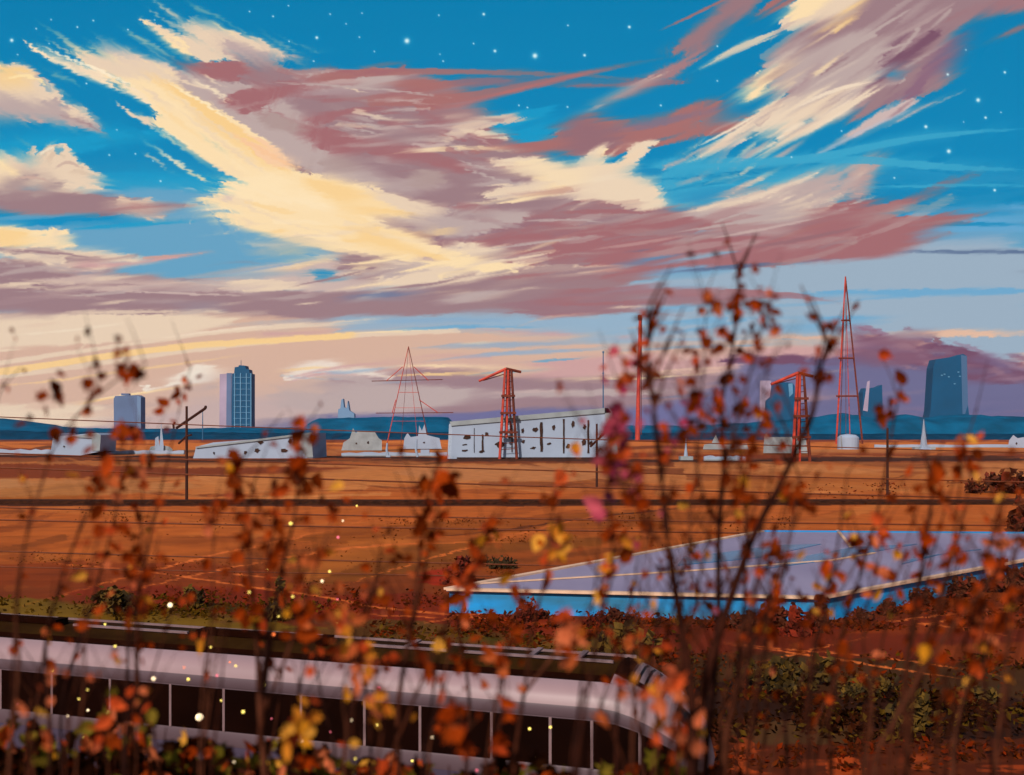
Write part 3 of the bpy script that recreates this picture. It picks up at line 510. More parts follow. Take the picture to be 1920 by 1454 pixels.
# ---------- the plain: one sheet; its colours are fields, bare earth, tracks and scrub ----------
def paint_ground():
    def grow(a, far, n): return a * (far / a) ** (np.arange(1, n + 1) / n)
    xs = np.r_[-50 - grow(8, 7000, 30)[::-1], np.arange(-50, 1970, 2.0), 1970 + grow(8, 7000, 30)]
    ys = np.r_[np.arange(820.6, 850, .5), np.arange(850, 1000, 1.0), np.arange(1000, 1470, 1.6), np.arange(1470, 2400, 30)]
    K = Canvas(xs, ys, (0, 0, 0)); P, S, C = K.poly, K.stroke, K.scatter
    X, Y = np.meshgrid(xs, ys)
    RU = (112, 46, 14); OR = (178, 100, 50); TA = (165, 104, 72); EA = (162, 84, 38); BR = (122, 58, 20); DB_ = (60, 28, 10); RR = (108, 32, 7); OL = (98, 74, 16); GR = (84, 52, 34); DK = (38, 16, 6); PK = (204, 106, 62)
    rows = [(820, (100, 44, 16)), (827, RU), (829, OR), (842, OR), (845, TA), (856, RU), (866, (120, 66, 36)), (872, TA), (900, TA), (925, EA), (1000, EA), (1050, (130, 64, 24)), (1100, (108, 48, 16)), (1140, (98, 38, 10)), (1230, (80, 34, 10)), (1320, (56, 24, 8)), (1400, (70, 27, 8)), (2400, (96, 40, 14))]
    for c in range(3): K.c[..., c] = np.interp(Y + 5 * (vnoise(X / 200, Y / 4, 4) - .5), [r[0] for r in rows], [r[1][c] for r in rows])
    C("-800,822 2800,822 2800,834 -800,834", 60, 300, 3, [OR, RU, (200, 120, 70), BR], 0, 1, .8)
    C("-800,846 2800,846 2800,866 -800,866", 90, 320, 4, [RU, DB_, TA, (90, 40, 14), OR], .5, 1, .8)
    C("-800,868 2800,870 2800,935 -800,935", 110, 420, 9, [TA, EA, (184, 122, 88), BR, (96, 44, 16), (150, 84, 44)], 1, 2, .75)
    C("-800,955 2800,955 2800,1060 -800,1060", 90, 420, 14, [EA, (176, 104, 60), (136, 68, 28), BR, (100, 50, 18)], -5, 5, .65)
    S("-60,856 300,858 600,857 900,861 1300,866 1960,862", 3.5, DK, .9, .3, 'none'); S("600,862 800,864 1150,863 1500,871", 5, DB_, .95, .5); S("100,862 300,866 500,864 700,866", 6, DB_, .95, .5); S("1350,862 1600,861 1960,864", 7, (58, 26, 10), .9, .4); S("1680,856 1800,858 1960,858", 6, DB_, .9, .4)
    P("-60,868 160,872 360,880 560,876 700,878 560,890 350,892 180,896 -60,900", (112, 48, 12), 1, 50, 200, 6, 3); P("-60,902 50,898 70,920 40,930 -60,935", (166, 116, 92), 0, 10, 60, 5, 3)
    P("-60,925 120,905 180,912 160,935 60,942 -60,942", (140, 76, 26), -4, 24, 100, 5, 3); S("-60,942 120,912 300,905 380,896", 4, (100, 48, 14), .9); S("180,912 320,905 400,900", 4, (180, 100, 60), .8)
    P("-60,905 200,900 400,908 300,925 100,932 -60,935", (164, 112, 84), 0, 30, 120, 5, 4, .7); P("400,895 640,884 900,884 1100,890 900,905 600,915 420,925 340,935", (172, 108, 70), -2, 40, 160, 5, 5, .7); P("740,880 960,872 1140,880 1240,890 1000,905 800,900", (166, 110, 86), 1, 40, 160, 6, 4, .8)
    S("-60,945 640,946 960,946 1960,942", 9, (64, 28, 8), 1, .2, 'none', 1.5); S("560,922 700,920 800,922", 2, BR); S("850,924 960,926 1050,928", 2, BR)
    P("1560,925 1700,930 1800,922 1960,912 1960,938 1560,940", (146, 76, 30), 0, 30, 100, 4, 3, .8); P("1280,905 1450,900 1640,886 1900,900 1960,910 1500,925 1280,922", (158, 90, 44), -4, 30, 100, 5, 4, .6); C("1560,868 1960,866 1960,930 1560,900", 20, 160, 4, [(84, 38, 10), TA, BR], 4, 3, .8)
    P("560,1010 700,985 820,980 960,975 1150,960 1300,958 1420,965 1300,985 1100,992 900,1000 700,1015 580,1030", (128, 66, 20), -6, 60, 200, 7, 4, .85); S("735,1011 900,1002 1080,975 1280,952 1400,948", 3.2, (70, 30, 8), .95, .3); S("610,1010 700,1000 730,990", 3, BR, .6)
    P("580,1050 760,1020 960,1010 1150,1015 1100,1030 940,1035 840,1060 640,1095 560,1105", (112, 62, 18), -10, 50, 180, 7, 5, .8); P("640,1010 780,1015 740,1040 600,1085 560,1095", (168, 96, 48), -20, 30, 120, 7, 5, .6)
    P("-60,1060 200,1050 420,1058 560,1085 600,1120 400,1110 200,1100 -60,1100", (116, 48, 12), 3, 40, 160, 7, 4, .9); P("60,1030 300,1020 480,1040 300,1058 120,1055", EA, 2, 40, 140, 6, 5, .7)
    P("120,1105 300,1098 480,1105 620,1120 820,1110 860,1150 900,1180 700,1170 500,1150 300,1150 160,1140", RR, 3, 40, 130, 8, 4, .9); P("780,1080 860,1062 880,1070 860,1088 838,1100 790,1096", (134, 34, 8), -10, 12, 40, 5, 2)
    P("-60,1122 60,1122 120,1130 200,1140 300,1145 420,1150 560,1175 620,1195 -60,1160", OL, 3, 16, 80, 6, 3); P("190,1108 225,1105 260,1120 268,1155 200,1150", OL, 5, 6, 30, 5, 2); P("340,1105 362,1098 380,1130 345,1130", (96, 80, 22), 0, 5, 20, 4, 2); P("505,1130 520,1110 538,1112 538,1160 505,1165", OL, 0, 5, 20, 4, 2); P("360,1140 395,1132 460,1134 490,1146 420,1150", (56, 48, 12), 0, 10, 40, 4, 2)
    C("-60,1125 640,1160 700,1200 -60,1165", 34, 90, 7, [OL, (74, 56, 14), GR, (110, 84, 20)], 3, 5, .8)
    P("600,1170 760,1160 900,1185 1060,1200 1200,1230 1220,1280 900,1240 640,1210", (84, 54, 22), 5, 30, 120, 7, 4); P("860,1195 1000,1200 960,1215 880,1210", (62, 58, 16), 4, 16, 60, 5, 2); P("1095,1165 1180,1155 1200,1180 1190,1215 1170,1245 1100,1235 1090,1200", (104, 78, 18), -20, 8, 30, 5, 2); C("700,1180 1200,1200 1210,1270 800,1230", 26, 110, 7, [OL, GR, RR, (100, 60, 24)], 5, 5, .75)
    P("820,1140 900,1130 1050,1160 1200,1175 1240,1200 1040,1195 860,1180", RR, 4, 24, 90, 6, 3, .85)
    P("1200,1170 1500,1180 1960,1130 1960,1260 1700,1250 1500,1235 1300,1225 1200,1215", (92, 30, 7), -2, 50, 160, 8, 4); P("1560,1190 1700,1170 1960,1150 1960,1180 1720,1190", (120, 48, 12), -6, 30, 100, 6, 4, .8); P("1700,1215 1960,1200 1960,1250 1800,1250", (112, 46, 12), 0, 30, 100, 6, 4)
    P("1280,1235 1420,1225 1540,1230 1700,1240 1900,1250 1960,1250 1960,1330 1600,1320 1300,1300", (58, 34, 14), 3, 30, 120, 8, 4); P("1380,1270 1450,1240 1520,1250 1530,1290 1460,1290 1430,1270", (104, 76, 16), 0, 8, 30, 5, 2); P("1580,1280 1610,1262 1650,1268 1660,1300 1640,1315 1600,1295", (102, 76, 16), 0, 8, 30, 5, 2)
    P("1275,1290 1420,1268 1500,1295 1660,1300 1960,1310 1960,1390 1700,1385 1560,1340 1400,1360 1340,1345 1275,1350", DK, 3, 22, 80, 7, 3); P("1670,1330 1700,1300 1720,1335 1735,1360 1700,1365", (112, 84, 18), 30, 6, 30, 5, 2); P("1780,1310 1800,1280 1850,1300 1840,1320", (112, 82, 18), 0, 8, 30, 5, 2); P("1830,1290 1850,1295 1845,1315", OL, 0, 3, 20, 3, 2)
    P("1350,1360 1500,1350 1620,1370 1640,1400 1400,1400", (70, 46, 30), 2, 20, 80, 5, 4); P("1340,1395 1960,1400 1960,1480 1330,1480", (70, 26, 7), 0, 30, 120, 6, 4)
    for s_ in ("1375,1400 1395,1375 1415,1398 1420,1420 1400,1435 1420,1452 1375,1450 1368,1420", "1550,1425 1600,1415 1620,1440 1610,1470 1550,1460", "1700,1420 1725,1412 1745,1430 1735,1450 1700,1440"): P(s_, (150, 62, 28), 0, 8, 30, 7, 2, 1, 6)
    C("1340,1400 1960,1400 1960,1470 1340,1470", 30, 90, 8, [(84, 36, 14), (150, 60, 26), (100, 38, 10)], -2, 6, .8)
    # trodden tracks
    for s_, w_ in (("10,1147 150,1108 280,1072 410,1040 520,1018 640,990 760,952", 3.4), ("105,1140 260,1105 370,1078 520,1050 640,1030 760,1020 1100,1015", 2.8), ("-60,1050 30,1053 280,1072 480,1103 640,1125 700,1140 860,1155 1100,1180 1260,1200", 3.4), ("600,1115 700,1080 900,1022 1100,970 1200,955", 3), ("700,1185 880,1155 1000,1135 1200,1110 1300,1105", 2.6), ("1330,1205 1500,1226 1660,1252 1840,1280", 3.8), ("1380,1255 1500,1225 1640,1192", 2.8), ("1600,1175 1740,1158 1900,1138 1960,1135", 2.6), ("1680,1165 1800,1178 1920,1198", 2.8), ("1500,1218 1700,1238 1920,1276", 2.4), ("1320,1200 1500,1222 1680,1232", 2.2), ("410,1080 460,1078 540,1088", 3), ("1690,1182 1850,1150 1920,1148", 2.4), ("1840,1316 1960,1355", 2.4), ("640,1150 720,1155 880,1162", 2.4)):
        S(s_, w_ * .9, PK, .9, .35)
    K.flow(3, 0, 2, 18, 2.4); K.smear(lambda X, Y: X * 0 - 1.5, 30, 611, .5, .7)
    return xs, ys, K.c
xs, ys, c = paint_ground()
X, Y = np.meshgrid(xs, ys)
D = CZ_ * F / (Y - 815)
D = np.minimum(D, 2900)
co = np.stack([(X - 960) / F * D, D, np.zeros_like(D)], -1)
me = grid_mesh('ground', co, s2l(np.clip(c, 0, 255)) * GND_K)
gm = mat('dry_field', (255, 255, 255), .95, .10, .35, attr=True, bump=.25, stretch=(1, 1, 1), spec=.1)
bm = bmesh.new(); bm.from_mesh(me); lay = bm.verts.layers.float_color['Col']
y1 = float(D[-1, 0]); vv = [bm.verts.new(p) for p in ((-2900, y1, 0), (2900, y1, 0), (2900, -2900, 0), (-2900, -2900, 0))]
for v in vv: v[lay] = (*(s2l((104, 46, 16)) * GND_K), 1)
bm.faces.new(vv[::-1])
for sx, col_ in ((-1, 0), (1, -1)):            # the plain out to both sides of the fan
    a_ = [bm.verts.new(p) for p in ((sx * 2900, 2900, 0), (sx * 2900, y1, 0), tuple(co[-1, col_]), tuple(co[0, col_]))]
    for v in a_: v[lay] = (*(s2l((140, 70, 30)) * GND_K), 1)
    bm.faces.new(a_ if sx < 0 else a_[::-1])
bm.normal_update(); bm.to_mesh(me); bm.free()
link('ground', me, gm, None, 'structure')
# railway bed across the plain and the farm road near the white halls
rb = MB(); n = 60; vs = []
for i in range(n + 1):
    x = -260 + 520 * i / n; y = 122 + .4 * math.sin(i * 1.7)
    vs += [(x, y - 2.2, 0.01), (x, y - 1.1, .42), (x, y + 1.1, .42), (x, y + 2.2, .01)]
rb.add(vs, [(i * 4 + j, i * 4 + 4 + j, i * 4 + 5 + j, i * 4 + 1 + j) for i in range(n) for j in range(3)])
rb.build('railway_bed', mat('dark_ballast', (66, 32, 12), .95, .3, 2.0, spec=.1), None, 'structure')

# ---------- bank the viewer stands on ----------
def bank_z(x, y):
    prof = [(-30, 6.7), (1.2, 6.75), (3.0, 6.5), (6, 5.2), (10, 3.0), (14.5, 0.6), (16.5, -.3)]
    z = float(np.interp(y, [p[0] for p in prof], [p[1] for p in prof]))
    return z + .06 * math.sin(x * 2.1 + y) + .05 * math.sin(x * .7 - 2 * y)
bx = np.linspace(-45, 45, 150); by = np.r_[np.linspace(-30, 0, 10), np.linspace(.5, 16.5, 50)]
co = np.array([[(x, y, bank_z(x, y)) for x in bx] for y in by])
nn = vnoise(co[..., 0] * 1.2, co[..., 1] * 1.2, 5)[..., None]
me = grid_mesh('embankment', co, s2l((46, 20, 6)) * nn + s2l((92, 44, 12)) * (1 - nn))
me.polygons.foreach_set('use_smooth', [True] * len(me.polygons))
link('embankment', me, mat('bank_soil', (255, 255, 255), .95, .25, 6, attr=True, bump=.6, spec=.1), None, 'structure')

# ---------- far hills and woods on the horizon ----------
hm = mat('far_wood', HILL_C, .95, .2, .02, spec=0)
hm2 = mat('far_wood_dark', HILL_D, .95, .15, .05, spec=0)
def ridge(name, prof, D, depth, m, jag, seed):
    px = np.linspace(prof[0][0], prof[-1][0], 620)
    py = np.interp(px, [p[0] for p in prof], [p[1] for p in prof])
    py = py - jag * (vnoise(px / 9, px * 0, seed) * .6 + vnoise(px / 3.2, px * 0, seed + 1) * .4)
    X_ = (px - 960) / F * D; Z = CZ_ + (815 - py) / F * D; rows = []
    for k, (q, h) in enumerate(((-.5, 0), (-.36, .55), (-.2, .85), (0, 1), (.5, .8), (1, .0))):
        yy = D + depth * q + 12 * (vnoise(px / 20, px * 0 + k, seed + 3) - .5); rows.append(np.stack([X_, yy, np.where(h > 0, Z * h, -1)], -1))
    me = grid_mesh(name, np.array(rows), np.ones((6, len(px), 3)))
    return link(name, me, m, None, 'structure')
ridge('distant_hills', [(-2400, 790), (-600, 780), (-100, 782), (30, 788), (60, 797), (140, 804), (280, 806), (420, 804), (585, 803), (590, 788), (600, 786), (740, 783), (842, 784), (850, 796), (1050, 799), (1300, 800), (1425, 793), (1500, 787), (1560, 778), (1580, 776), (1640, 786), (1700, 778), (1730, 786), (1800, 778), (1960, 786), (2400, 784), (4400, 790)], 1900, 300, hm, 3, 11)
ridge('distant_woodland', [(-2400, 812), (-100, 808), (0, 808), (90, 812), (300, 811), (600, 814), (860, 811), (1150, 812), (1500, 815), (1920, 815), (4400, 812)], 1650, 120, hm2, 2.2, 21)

# scrub and dead leaves lying over the near part of the plain, nobody could count them
def scrub(name, zones, seed):
    R = random.Random(seed); mb = MB()
    for x0, y0, x1, y1, n, hh, cs in zones:
        cs = [tuple(s2l(c_)) for c_ in cs]; cl = [(R.uniform(x0, x1), R.uniform(y0, y1), R.uniform(14, 46)) for _ in range(max(3, n // 34))]
        for _ in range(n):
            cx, cy, sp = cl[R.randrange(len(cl))]; x, y = cx + R.gauss(0, sp), cy + R.gauss(0, sp * .22)
            if y < y0 or y > y1 + 12 or x < x0 - 30: continue
            p = gnd(x, y); k = p.y / F; s_ = hh * k * R.uniform(.4, 1.2); q = p + Vector((0, 0, R.uniform(0, 1) ** 1.6 * hh * 1.6 * k))
            a_ = Vector((R.gauss(0, 1), R.gauss(0, .6), R.gauss(0, .7))).normalized(); b_ = a_.cross(Vector((R.gauss(0, 1), -1, R.gauss(0, 1)))).normalized()
            mb.add([q - a_ * s_, q + b_ * s_ * .5, q + a_ * s_, q - b_ * s_ * .5], [(0, 1, 2, 3)], cs[R.randrange(len(cs))])
    return mb.build(name, mat('scrub_' + name, (255, 255, 255), .95, .2, 3, attr=True, trans=.2, spec=0), None, 'stuff')
_b = ((110, 46, 14), (90, 36, 12), (124, 40, 10), (70, 32, 12)); _o = ((92, 64, 14), (74, 50, 10), (60, 40, 10), (98, 70, 18)); _k = ((52, 26, 10), (70, 34, 14), (40, 20, 8), (96, 70, 20))
scrub('low_scrub', [(860, 1150, 1540, 1182, 1500, 7, _b), (1540, 1168, 1960, 1180, 500, 6, _b), (1580, 1120, 1960, 1160, 700, 6, _b), (700, 1170, 1250, 1235, 1000, 7, _o + _b), (1260, 1225, 1960, 1310, 1200, 8, _o + _k + _b + _b), (1300, 1305, 1960, 1395, 1700, 10, _k + ((60, 26, 12), (34, 16, 6))), (1340, 1395, 1960, 1450, 500, 9, _b),
                    (-40, 1120, 620, 1160, 1400, 6, _o), (300, 1105, 900, 1150, 700, 5, _b), (-40, 950, 1500, 1100, 1300, 3.2, ((120, 60, 24), (140, 76, 34), (96, 46, 16))), (1300, 905, 1960, 940, 350, 3, _b)], 77)
# ---------- far towers ----------
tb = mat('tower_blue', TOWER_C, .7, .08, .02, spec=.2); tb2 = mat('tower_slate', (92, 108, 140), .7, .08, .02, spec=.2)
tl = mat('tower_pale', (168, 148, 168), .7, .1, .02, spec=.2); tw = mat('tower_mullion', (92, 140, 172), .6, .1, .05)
DT = 2100
def slab(label, cat, pts, D, m, depth=26, name='tower_block', base=None):
    """tower whose face outline (photograph pixels, clockwise) is extruded away from the viewer"""
    bx_ = sum(p[0] for p in pts) / len(pts); o = thing(name, ((bx_ - 960) / F * D, D, 0), label, cat)
    fr = [at(x, y, D) for x, y in pts]; bk = [v + Vector((0, depth, 0)) for v in fr]
    MB(o.location).prism(fr, bk).build('facade', m, o); return o
zb = 815 + CZ_ * F / DT
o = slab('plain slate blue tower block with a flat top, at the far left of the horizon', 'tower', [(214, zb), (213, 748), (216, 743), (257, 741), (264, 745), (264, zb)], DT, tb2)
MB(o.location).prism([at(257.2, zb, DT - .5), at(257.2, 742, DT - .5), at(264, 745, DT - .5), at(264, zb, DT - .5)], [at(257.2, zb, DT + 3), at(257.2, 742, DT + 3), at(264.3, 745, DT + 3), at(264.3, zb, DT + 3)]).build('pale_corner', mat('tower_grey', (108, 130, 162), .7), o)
MB(o.location).box(at(236, 740, DT + 12), (16, 10, 4)).build('roof_plant', tb2, o)
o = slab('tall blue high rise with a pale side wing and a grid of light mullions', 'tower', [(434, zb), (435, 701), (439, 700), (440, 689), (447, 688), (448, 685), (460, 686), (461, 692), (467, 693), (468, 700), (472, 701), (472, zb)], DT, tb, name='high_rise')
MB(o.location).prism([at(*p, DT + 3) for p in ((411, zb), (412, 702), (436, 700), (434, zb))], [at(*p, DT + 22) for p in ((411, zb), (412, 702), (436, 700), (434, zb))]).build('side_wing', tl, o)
MB(o.location).prism([at(*p, DT + 2) for p in ((424, zb), (425, 700), (434, 700), (434, zb))], [at(*p, DT + 2.9) for p in ((424, zb), (425, 700), (434, 700), (434, zb))]).build('wing_slate_panel', tb2, COL.objects[-1])  # slate blue panel over the right part of the pale wing
g = MB(o.location)
for k in range(9): g.box(at(453.5, 708 + 11 * k, DT - .6), (34, 1.5, 1.0))
for x in (440, 451, 462, 470.5): g.box(at(x, 752, DT - .9), (1.8, 1.2, 115))
g.build('mullion_grid', tw, o); MB(o.location).tube([at(452, 686, DT + 5), at(452, 676, DT + 5)], .6).build('roof_mast', tb, o)
o = slab('wide dark blue tower with a slanted roof and flared base, far right', 'tower', [(1734, zb), (1745, 770), (1750, 690), (1755, 674), (1790, 669), (1806, 664), (1813, 668), (1815, 760), (1818, 785), (1822, zb)], DT, tb, 34)
MB(o.location).prism([at(*p, DT - .6) for p in ((1805, 790), (1802, 666), (1813, 668), (1815, 760))], [at(*p, DT - .1) for p in ((1805, 790), (1802, 666), (1813, 668), (1815, 760))]).build('side_panel', mat('tower_violet', (66, 98, 134), .7), o)
for x, y in ((1766, 704), (1771, 702), (1779, 707), (1797, 698), (1794, 796), (1752, 802), (1800, 706), (1790, 720)): MB(o.location).box(at(x, y, DT - .4), (3.6, .8, 2.2)).build('window', tw, o)
o = slab('stepped blue tower pair with a pale slit, left of the wide slanted tower', 'tower', [(1616, zb), (1618, 736), (1622, 728), (1628, 734), (1632, 728), (1646, 726), (1654, 722), (1655, 765), (1657, zb)], DT, tb)
MB(o.location).prism([at(*p, DT - 1.2) for p in ((1618, 770), (1626, 716), (1631, 714), (1627, 772))], [at(*p, DT - .2) for p in ((1618, 770), (1626, 716), (1631, 714), (1627, 772))]).build('pale_slit', tl, o)
o = slab('broad blue tower behind the red gantry pylon, with a pale weathered flank', 'tower', [(1434, zb), (1436, 752), (1444, 744), (1447, 722), (1452, 716), (1486, 718), (1490, 724), (1492, 770), (1494, zb)], DT, tb)
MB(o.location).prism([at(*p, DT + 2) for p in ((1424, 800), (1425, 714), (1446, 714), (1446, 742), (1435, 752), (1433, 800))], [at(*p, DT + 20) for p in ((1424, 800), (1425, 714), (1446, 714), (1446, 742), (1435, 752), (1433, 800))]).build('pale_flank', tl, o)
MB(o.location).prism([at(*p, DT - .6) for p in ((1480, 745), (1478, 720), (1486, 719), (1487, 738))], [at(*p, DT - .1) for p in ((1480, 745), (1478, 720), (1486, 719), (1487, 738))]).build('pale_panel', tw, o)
o = slab('small pointed blue building poking up behind the low blue ridge', 'building', [(632, zb), (634, 768), (638, 766), (640, 750), (643, 748), (645, 764), (650, 766), (652, 752), (655, 770), (664, 776), (666, zb)], DT, mat('tower_mist', (110, 140, 172), .7), 18, 'spired_building')
# masts on the horizon
red = mat('red_steel', (190, 58, 34), .6, .15, .5, c2=(150, 44, 26), spec=.4); redd = mat('red_steel_rusty', (112, 44, 22), .8, .25, .5); dbl = mat('blue_steel', (34, 92, 130), .6)
o = thing('chimney', at(1198, 815, 1450) * 1, 'tall thin red chimney stack on the horizon beside the leafy shrub', 'chimney'); o.location.z = 0
ch = MB(o.location); x0 = o.location.x
ch.tube([(x0 - 2, 1450, 0), (x0 - 1, 1450, 60), (x0 + .5, 1450, 120), (x0 + 1.6, 1450, 178)], [3.6, 2.8, 2.3, 1.8], 10); ch.build('stack', red, o)
MB(o.location).tube([(x0 + 3, 1448.5, 8), (x0 + 3.0, 1448.5, 60), (x0 + 3.6, 1448.5, 176)], .7, 5).build('ladder', redd, o); MB(o.location).tube([(x0 + 1.6, 1450, 172), (x0 + 1.6, 1450, 179)], 3.2, 10).build('rim', redd, o)
o = thing('antenna_mast', ((1131 - 960) / F * 1450, 1450, 0), 'thin blue antenna mast standing behind the right end of the long white hall', 'mast')
MB(o.location).tube([(o.location.x, 1450, 0), (o.location.x, 1450, 126)], [1.0, .7], 6).build('pole', dbl, o); MB(o.location).box((o.location.x, 1450, 126), (2.4, 2.4, 2.6)).build('beacon', dbl, o); MB(o.location).box((o.location.x, 1450, 96), (3.4, 1, .8)).build('bracket', dbl, o)
o = thing('antenna_mast', ((380 - 960) / F * 1450, 1450, 0), 'short blue antenna mast between the pole and the high rise', 'mast')
MB(o.location).tube([(o.location.x, 1450, 0), (o.location.x, 1450, 42)], [.9, .5], 6).build('pole', dbl, o); MB(o.location).box((o.location.x, 1450, 42), (1.8, 1.8, 1.8)).build('beacon', dbl, o)

# ---------- red lattice towers ----------
def lattice(o, D, apex, feet, ytop, ybot, bars, r, depth, mid=(), rung=()):
    ax, ay = apex; top = at(ax, ay, D); x0, x1 = feet
    zb_ = 815 + CZ_ * F / D
    def leg(xf, q, name, m, rr=1.0):
        f_ = at(xf, zb_, D); f_.y += q * depth; t_ = Vector(top); t_.y += q * depth * .05
        MB(o.location).tube([f_, t_], [r * rr, r * rr * .7], 6).build(name, m, o)
    leg(x0, -1, 'leg', red); leg(x1, -1, 'leg', redd); leg(x0 + (x1 - x0) * .3, 1, 'leg', redd, .45); leg(x1 - (x1 - x0) * .3, 1, 'leg', red, .45)
    def xa(y, s): return ax + ((x0, x1)[s] - ax) * (y - ay) / (zb_ - ay)
    for y, k in bars:
        a_, b_ = at(xa(y, 0) - 2 * k, y, D - depth), at(xa(y, 1) + 2 * k, y, D - depth)
        MB(o.location).tube([a_, b_], r * k).build('cross_bar', redd if k > .8 else red, o)
        q_ = depth * .8; MB(o.location).tube([a_ + Vector((0, 0, 0)), a_ + Vector((r * 3, q_, 0)), b_ + Vector((-r * 3, q_, 0)), b_], r * k * .5).build('cross_bar', red, o)
    if rung:
        mb = MB(o.location)
        for y in rung: mb.tube([at(xa(y, 0), y, D - depth * .3), at(xa(y, 1), y - 1, D - depth * .3)], r * .32, 4)
        mb.build('rungs', red, o)
o = thing('lattice_tower', ((1587 - 960) / F * 900, 900, 0), 'tallest red lattice mast tapering to a point, between the two far right towers', 'pylon')
lattice(o, 900, (1585, 519), (1564, 1613), 519, 830, [(601, 1), (672, 1), (743, 1)], .85, 6)
MB(o.location).tube([at(1586, 832, 900), at(1586, 530, 900)], .22, 4).build('centre_mast', redd, o)
o = thing('lattice_tower', ((765 - 960) / F * 900, 900, 0), 'slender thin red pylon with two wide cross arms, in the centre of the horizon', 'pylon')
lattice(o, 900, (766, 650), (727, 806), 650, 830, [(736, .45), (765, .4), (790, .4)], .42, 5)
for y, xl, xr, yt, il, ir in ((714, 697, 830, 688, 755, 776), (774, 705, 850, 750, 742, 786)):
    MB(o.location).tube([at(xl, y + 1, 896), at(xr, y - 2 if y < 750 else y, 896)], .36, 5).build('cross_arm', redd, o)
    for a_, b_ in ((il, xl + (xr - xl) * .21), (ir, xl + (xr - xl) * .8)): MB(o.location).tube([at(a_, yt, 896), at(b_, y, 896)], .36, 5).build('strut', red, o)
def gantry(xc, ytop, xl, yl, xr, yr, feet, ybase, bars, label):
    D = CZ_ * F / (ybase - 815); o = thing('gantry_pylon', ((xc - 960) / F * D, D, 0), label, 'pylon', 'red gantry pylons'); r = .5
    tops = (xc - 6, xc + 6)
    for q, (f_, t_, m_) in enumerate(((feet[0], tops[0], red), (feet[1], tops[1], redd))):
        MB(o.location).tube([at(f_, ybase, D) - Vector((0, 1.5, 0)), at(t_, ytop + 3, D) - Vector((0, .6, 0))], [r, r * .8], 6).build('leg', m_, o)
    for f_, t_, m_ in ((feet[0] + 11, tops[0] + 4, redd), (feet[1] - 11, tops[1] - 4, red)):
        b_ = at(f_, ybase, D); b_.y += 3; b_.z = 0; tt = at(t_, ytop + 3, D); tt.y += 1.2
        MB(o.location).tube([b_, tt], [r * .7, r * .6], 6).build('leg', m_, o)
    MB(o.location).tube([at(xc, ytop + 2, D - 1), at(xc - 3, ybase - 40, D - 1)], r * .8, 6).build('centre_post', red, o)
    for y in bars:
        k = (y - ytop) / (ybase - ytop); a_ = tops[0] + (feet[0] - tops[0]) * k - 4; b_ = tops[1] + (feet[1] - tops[1]) * k + 4
        MB(o.location).box((at(a_, y, D) + at(b_, y, D)) * .5 - Vector((0, 1.6, 0)), ((b_ - a_) / F * D, .7, .75)).build('cross_bar', redd, o)
    mb = MB(o.location)
    for i in range(13):
        y = ytop + 14 + i * (ybase - ytop - 20) / 13; k = (y - ytop) / (ybase - ytop)
        mb.tube([at(tops[0] + (feet[0] - tops[0]) * k, y, D), at(tops[1] + (feet[1] - tops[1]) * k, y - 2, D)], .12, 4)
    mb.build('rungs', redd, o)
    MB(o.location).tube([at(xl, yl, D - 2), at(xc - 4, ytop, D)], [.45, .6], 6).build('jib', red, o)
    MB(o.location).tube([at(xc - 4, ytop, D), at(xr, yr, D + 1)], [.6, .5], 6).build('counter_jib', redd, o)
    MB(o.location).tube([at(xl + 8, yl - 1, D - 1.5), at(xc - 8, ytop + 10, D)], .16, 4).build('stay', redd, o)
gantry(953, 692, 898, 715, 977, 698, (937, 969), 861, (743, 775, 811), 'red gantry pylon with a slanted jib standing before the long white hall')
gantry(1500, 700, 1446, 721, 1524, 706, (1484, 1516), 866, (748, 781, 820), 'red gantry pylon with a slanted jib seen through the shrub at right')

# ---------- white halls and small white buildings ----------
wh = mat('white_render', WALL_C, .85, .05, .12, bump=.1); wg = mat('grey_render', (140, 146, 150), .85, .12, .2); wd = mat('dark_opening', (58, 30, 14), .8, .3, 1.0)
Dh = 345
def hall(poly, D, label, depth, name, roofcol=wg, cat='building'):
    xm = sum(p[0] for p in poly) / len(poly); o = thing(name, ((xm - 960) / F * D, D, 0), label, cat)
    zb_ = 815 + CZ_ * F / D; q = [(x, zb_ if y is None else y) for x, y in poly]
    fr = [at(x, y, D) for x, y in q]; MB(o.location).prism(fr, [v + Vector((0, depth, 0)) for v in fr]).build('wall', wh, o); return o, zb_
o, zb_ = hall([(846, None), (848, 797), (1142, 770), (1156, None)], Dh, 'long white derelict hall with broken dark windows behind the red gantry pylon', 30, 'white_hall')
for pts, nm in ((((843, 791), (846, 799), (1146, 774), (1140, 765)), 'roof_edge'), (((1134, 765), (1134, 776), (1146, 862), (1160, 862), (1150, 766)), 'end_wall')):
    MB(o.location).prism([at(*p, Dh - .5) for p in pts], [at(*p, Dh + (31 if nm == 'roof_edge' else 12)) for p in pts]).build(nm, wg, o)
MB(o.location).prism([at(*p, Dh + .4) for p in ((839, zb_), (842, 795), (850, 795), (849, zb_))], [at(*p, Dh + 26) for p in ((839, zb_), (842, 795), (850, 795), (849, zb_))]).build('side_wall', mat('pale_render', (160, 172, 190), .85), o)
MB(o.location).box(at(1000, zb_ - 1.5, Dh - .5), (52, .6, .5)).build('plinth', wd, o)
